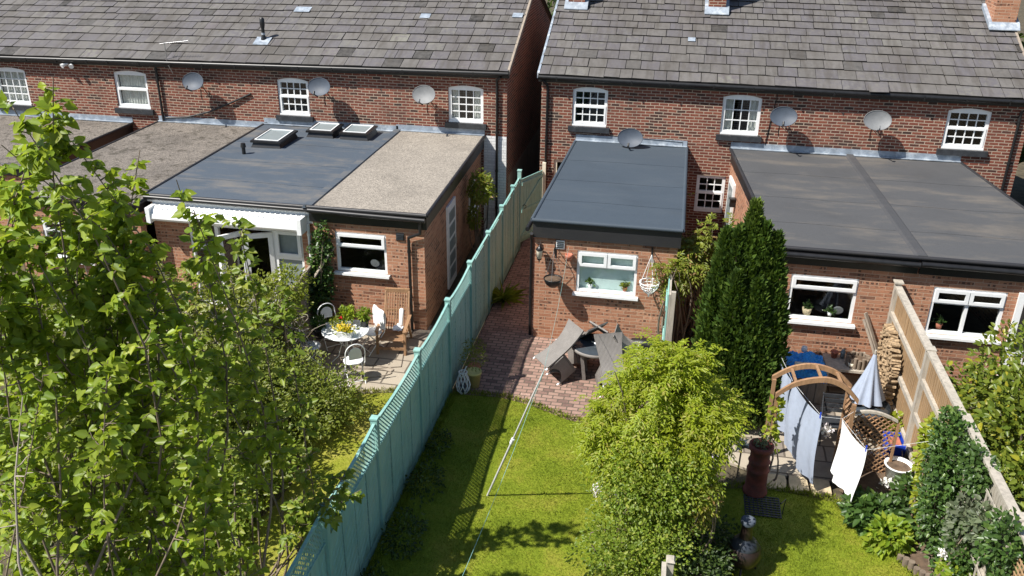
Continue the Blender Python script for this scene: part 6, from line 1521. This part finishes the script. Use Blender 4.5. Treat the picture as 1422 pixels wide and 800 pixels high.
shrub('tall_shrub', 'loose twiggy shrub with fresh leaves before the awning', 'shrub', (-8.3, 14.0, 0), [(-8.6, 13.9, 2.9), (-8.0, 14.2, 2.7), (-7.5, 14.2, 2.3), (-9.1, 13.8, 3.0), (-7.3, 14.4, 1.9), (-8.3, 13.6, 2.3), (-9.7, 13.9, 2.8), (-10.3, 13.7, 2.9)], 'leaf_olive', .11, 48, 7, .42, .55, 52, .022, start=.25, dead=.15, bark='pale_bark')
bush('low_bush', 'low dark spreading bush in front of the bistro table', 'shrub', [((-6.0, 13.5, .45), (.7, .65, .5)), ((-6.8, 13.7, .55), (.8, .7, .65)), ((-6.3, 12.7, .45), (.75, .7, .5)), ((-7.4, 13.3, .7), (.8, .7, .85)), ((-6.9, 12.6, .65), (.7, .7, .7))], 'leaf_low', 15500, .065, .55, 53, rough=.4, base=(-6.5, 13.2, 0))
bush('undergrowth_bush', 'dense green undergrowth beneath the lilac thicket', 'shrub', [((-7.6, 11.8, .9), (1.2, .8, 1.1)), ((-8.9, 11.8, 1.1), (1.3, .8, 1.4)), ((-6.5, 10.7, .5), (.7, .7, .6)), ((-7.5, 9.8, .8), (1.1, .6, .9)), ((-8.6, 9.5, .8), (1.1, .6, 1.0)), ((-6.2, 8.7, .35), (.7, .7, .45)), ((-10.0, 12.3, 1.3), (1.3, .8, 1.6)), ((-11.5, 13.0, 1.2), (1.2, .8, 1.5)), ((-9.9, 10.6, 1.0), (.9, .8, 1.2))], 'leaf_low', 19000, .10, .55, 54, rough=.35, base=(-7.8, 10.8, 0))
bush('bramble_bush', 'low sunlit bramble patch at the bottom of the photo left of the teal fence', 'shrub', [((-6.35, 9.4, .45), (.6, .6, .45)), ((-6.4, 10.4, .5), (.55, .6, .5)), ((-6.6, 8.6, .45), (.6, .6, .5)), ((-6.2, 11.4, .45), (.5, .6, .45))], LT, 5200, .085, .55, 64, rough=.4, base=(-6.5, 9.8, 0))
t = thing('dead_branches', (-7.25, 15.0, 0), 'bundle of dry tan prunings hanging in the bush beside the bistro chairs', 'branches')
m = MB(); rg = np.random.default_rng(77)
for k in range(46):
    b = np.array([-7.2, 15.15, .75]) + rg.normal(0, .16, 3); m.tube(curve_pts(b, b + np.array([rg.normal(.15, .2), rg.normal(-.1, .2), rg.uniform(-.5, .6)]), .08, 6, rg), list(np.linspace(.013, .004, 6)), 4, False)
m.build('twigs', 'pale_bark', t)
shrub('bare_branch', 'long bare pale branch arching through the left thicket', 'branch', (-5.6, 5.6, 0), [(-5.3, 5.7, 5.3), (-5.75, 5.6, 6.0)], 'leaf_thicket', .1, 8, 3, .5, .6, 61, .03, bark='pale_bark', dead=.8)
shrub('bare_branch', 'bare pale twigs rising left of the mossy flat roof', 'branch', (-9.2, 11.3, 0), [(-8.9, 11.5, 4.7), (-9.2, 11.6, 4.9), (-8.5, 11.4, 4.6), (-9.4, 11.3, 4.4)], 'leaf_thicket', .1, 10, 3, .6, .6, 62, .022, bark='pale_bark', dead=.85)
bush('ivy', 'dark ivy patch climbing the brick wall left of the kitchen window', 'climber', [((-7.42, 17.32, 2.0), (.2, .1, .42)), ((-7.5, 17.25, 1.3), (.26, .14, .65)), ((-7.55, 17.1, .6), (.25, .25, .6))], 'leaf_ivy', 2300, .075, .75, 55, base=(-7.5, 17.2, 0))
bush('wall_shrub', 'bright green shrub growing high against the side wall by the tan gravel roof', 'shrub', [((-4.78, 21.7, 2.05), (.33, .36, .4)), ((-4.95, 21.6, 1.3), (.14, .2, .35))], 'leaf_climber', 1300, .09, .5, 56, base=(-4.85, 21.6, 0))
bush('fern', 'straggly weeds along the foot of the teal fence on the middle lawn', 'plant', [((-3.6, 11.9, .1), (.3, .5, .18)), ((-3.55, 10.5, .1), (.3, .5, .22)), ((-3.65, 13.0, .1), (.2, .4, .14)), ((-3.7, 9.2, .1), (.25, .6, .18))], 'leaf_dark', 1700, .06, .5, 57, base=(-3.7, 11.2, 0), stems=False)
# right bed
bush('golden_shrub', 'golden leaved shrub against the tan fence behind the blue crate', 'shrub', [((4.47, 12.7, 1.25), (.16, .45, .55)), ((4.45, 12.35, .7), (.18, .3, .5)), ((4.46, 14.85, .3), (.12, .25, .3))], 'leaf_gold', 1900, .09, .65, 71)
bush('ivy_shrub', 'dark green ivy mass smothering the grey fence at the right', 'climber', [((4.42, 11.9, 1.75), (.28, .55, .7)), ((4.42, 11.75, .9), (.28, .5, .6)), ((4.45, 11.0, .5), (.2, .4, .4))], 'leaf_ivy', 4800, .065, .7, 72)
bush('ivy_shrub', 'ivy trailing along the top of the grey fence at the right edge', 'climber', [((4.5, 11.1, 2.15), (.16, .45, .3)), ((4.42, 10.7, 1.0), (.16, .4, .45))], 'leaf_ivy', 2400, .065, .7, 82)
bush('variegated_climber', 'grey green variegated climber on the fence beside the square trellis', 'climber', [((4.42, 10.8, 1.3), (.18, .35, .45)), ((4.45, 10.3, 1.75), (.14, .3, .3))], 'leaf_grey', 900, .08, .6, 73)
bush('fence_climber', 'green climber over the fence top in the lower right corner', 'climber', [((4.45, 9.6, 2.0), (.2, .4, .4)), ((4.42, 9.2, 1.4), (.16, .35, .35))], 'leaf_ivy', 1500, .075, .65, 74, base=(4.4, 9.4, 0))
bush('corner_shrub', 'bright green shrub beside the white bloom at the bottom right', 'shrub', [((4.42, 10.55, .5), (.22, .35, .45)), ((4.42, 9.9, .4), (.22, .3, .35))], 'leaf_lilac', 2600, .08, .55, 75)
bush('hosta_plant', 'dark leafy mound in the shade under the white sheet', 'plant', [((3.72, 12.35, .2), (.42, .4, .28))], 'leaf_ivy', 900, .13, .55, 76, stems=False)
bush('leafy_plant', 'light green large leaved plant at the sunny edge of the soil bed', 'plant', [((3.85, 11.85, .2), (.3, .25, .26))], 'leaf_lilac', 420, .12, .5, 77, stems=False)
bush('bed_plant', 'blue green leafy plant at the foot of the white tub', 'plant', [((4.4, 13.05, .2), (.25, .3, .28)), ((4.25, 12.7, .12), (.14, .2, .15))], 'leaf_ivy', 500, .1, .6, 78, stems=False)
rg = np.random.default_rng(5)
tag(leafmesh('white_bloom', rg.normal(0, 1, (90, 3)) * [.022, .022, .025] + [4.18, 10.6, 1.0], rg.normal(0, 1, (90, 3)), rg.normal(0, 1, (90, 3)), np.full(90, .035), .9, 'petal_white', None, origin=(4.18, 10.6, .9)), 'single round white bloom in front of the grey fence near the bottom right', 'flower')
tag(leafmesh('white_bloom', rg.normal(0, 1, (60, 3)) * [.06, .05, .05] + [4.1, 13.3, .16], rg.normal(0, 1, (60, 3)), rg.normal(0, 1, (60, 3)), np.full(60, .06), .9, 'petal_white', None, origin=(4.1, 13.3, .1)), 'white flower cluster at the base of the white tub', 'flower')
tag(leafmesh('white_bloom', rg.normal(0, 1, (60, 3)) * [.045, .04, .04] + [3.05, 13.7, .85], rg.normal(0, 1, (60, 3)), rg.normal(0, 1, (60, 3)), np.full(60, .06), .9, 'petal_white', None, origin=(3.05, 13.7, .8)), 'white flowers inside the arch between the blue and white sheets', 'flower')
bush('arch_climber', 'sparse young climber twining up the left post of the arch', 'climber', [((2.1, 13.33, 1.0), (.1, .1, .65))], 'leaf_gold', 150, .09, .65, 79, base=(2.1, 13.3, 0))
bush('variegated_shrub', 'tall yellow variegated evergreen beyond the fence at the right edge', 'shrub', [((5.9, 13.4, 1.9), (1.0, .9, 1.25)), ((5.5, 12.2, 1.7), (.75, .8, 1.15)), ((6.6, 13.0, 2.0), (.9, .9, 1.3)), ((5.4, 11.3, 1.5), (.6, .7, 1.0)), ((5.6, 14.2, 1.2), (.7, .6, .9))], 'leaf_variegated', 12500, .105, .55, 80, rough=.35, base=(5.8, 13, 0))
# trees beyond the terraces
for (x, y, z, r, h, sd, lb) in ((-3.2, 40, 5.5, 3.0, 4.5, 91, 'dark tree seen through the gap between the two terraces'), (13.2, 30, 4.2, 2.6, 4.2, 92, 'dark green tree beyond the right hand gable'), (12.2, 24.5, 1.8, 1.8, 2.2, 93, 'shaded hedge like tree right of the end house')):
    bush('background_tree', lb, 'tree', [((x, y, z), (r, r, h)), ((x + r * .5, y + 1, z - h * .3), (r * .8, r, h * .7)), ((x - r * .3, y + 1, z + h * .2), (r * .6, r * .8, h * .6))], 'leaf_dark', 6000, .32, .6, sd, base=(x, y, 0))

# ------------------------------------------------------------------ camera, sun and sky
cam = bpy.data.cameras.new('camera'); co = bpy.data.objects.new('camera', cam); COL.objects.link(co); scene.camera = co
pi_, ya, ro = R(24.662), R(10.26), R(.737)
rt = Vector((math.cos(ya), math.sin(ya), 0)); fw = Vector((-math.sin(ya) * math.cos(pi_), math.cos(ya) * math.cos(pi_), -math.sin(pi_))); up = rt.cross(fw)
r2 = rt * math.cos(ro) + up * math.sin(ro); u2 = up * math.cos(ro) - rt * math.sin(ro)
co.matrix_world = Matrix(((r2.x, u2.x, -fw.x, 0), (r2.y, u2.y, -fw.y, 0), (r2.z, u2.z, -fw.z, 9.4), (0, 0, 0, 1)))
cam.sensor_width = 36; cam.lens = 36 * 1236.67 / 1422; cam.clip_end = 1000; cam.clip_start = .1
sd = Vector((-.64, -.45, 1.0)).normalized()
sl = bpy.data.lights.new('sun', 'SUN'); sl.energy = 5.0; sl.angle = R(.53); sl.color = (1, .955, .88)
so = bpy.data.objects.new('sun', sl); COL.objects.link(so); so.rotation_euler = sd.to_track_quat('Z', 'Y').to_euler(); so.location = (-10, -8, 20)
w = bpy.data.worlds.new('World'); scene.world = w; w.use_nodes = True; nt = w.node_tree; nt.nodes.clear()
o = nt.nodes.new('ShaderNodeOutputWorld'); b = nt.nodes.new('ShaderNodeBackground'); s = nt.nodes.new('ShaderNodeTexSky'); s.sky_type = 'NISHITA'; s.sun_disc = False
s.sun_elevation = math.asin(sd.z); s.sun_rotation = math.atan2(sd.x, sd.y); s.air_density = 1.0; s.dust_density = .6
b.inputs[1].default_value = .076; nt.links.new(s.outputs[0], b.inputs[0]); nt.links.new(b.outputs[0], o.inputs[0])
scene.view_settings.view_transform = 'Standard'; scene.view_settings.look = 'None'; scene.view_settings.exposure = .68; scene.view_settings.gamma = 1
scene.render.engine = 'CYCLES'; scene.cycles.max_bounces = 6; scene.cycles.transparent_max_bounces = 8
scene.render.resolution_x = 1024; scene.render.resolution_y = 576
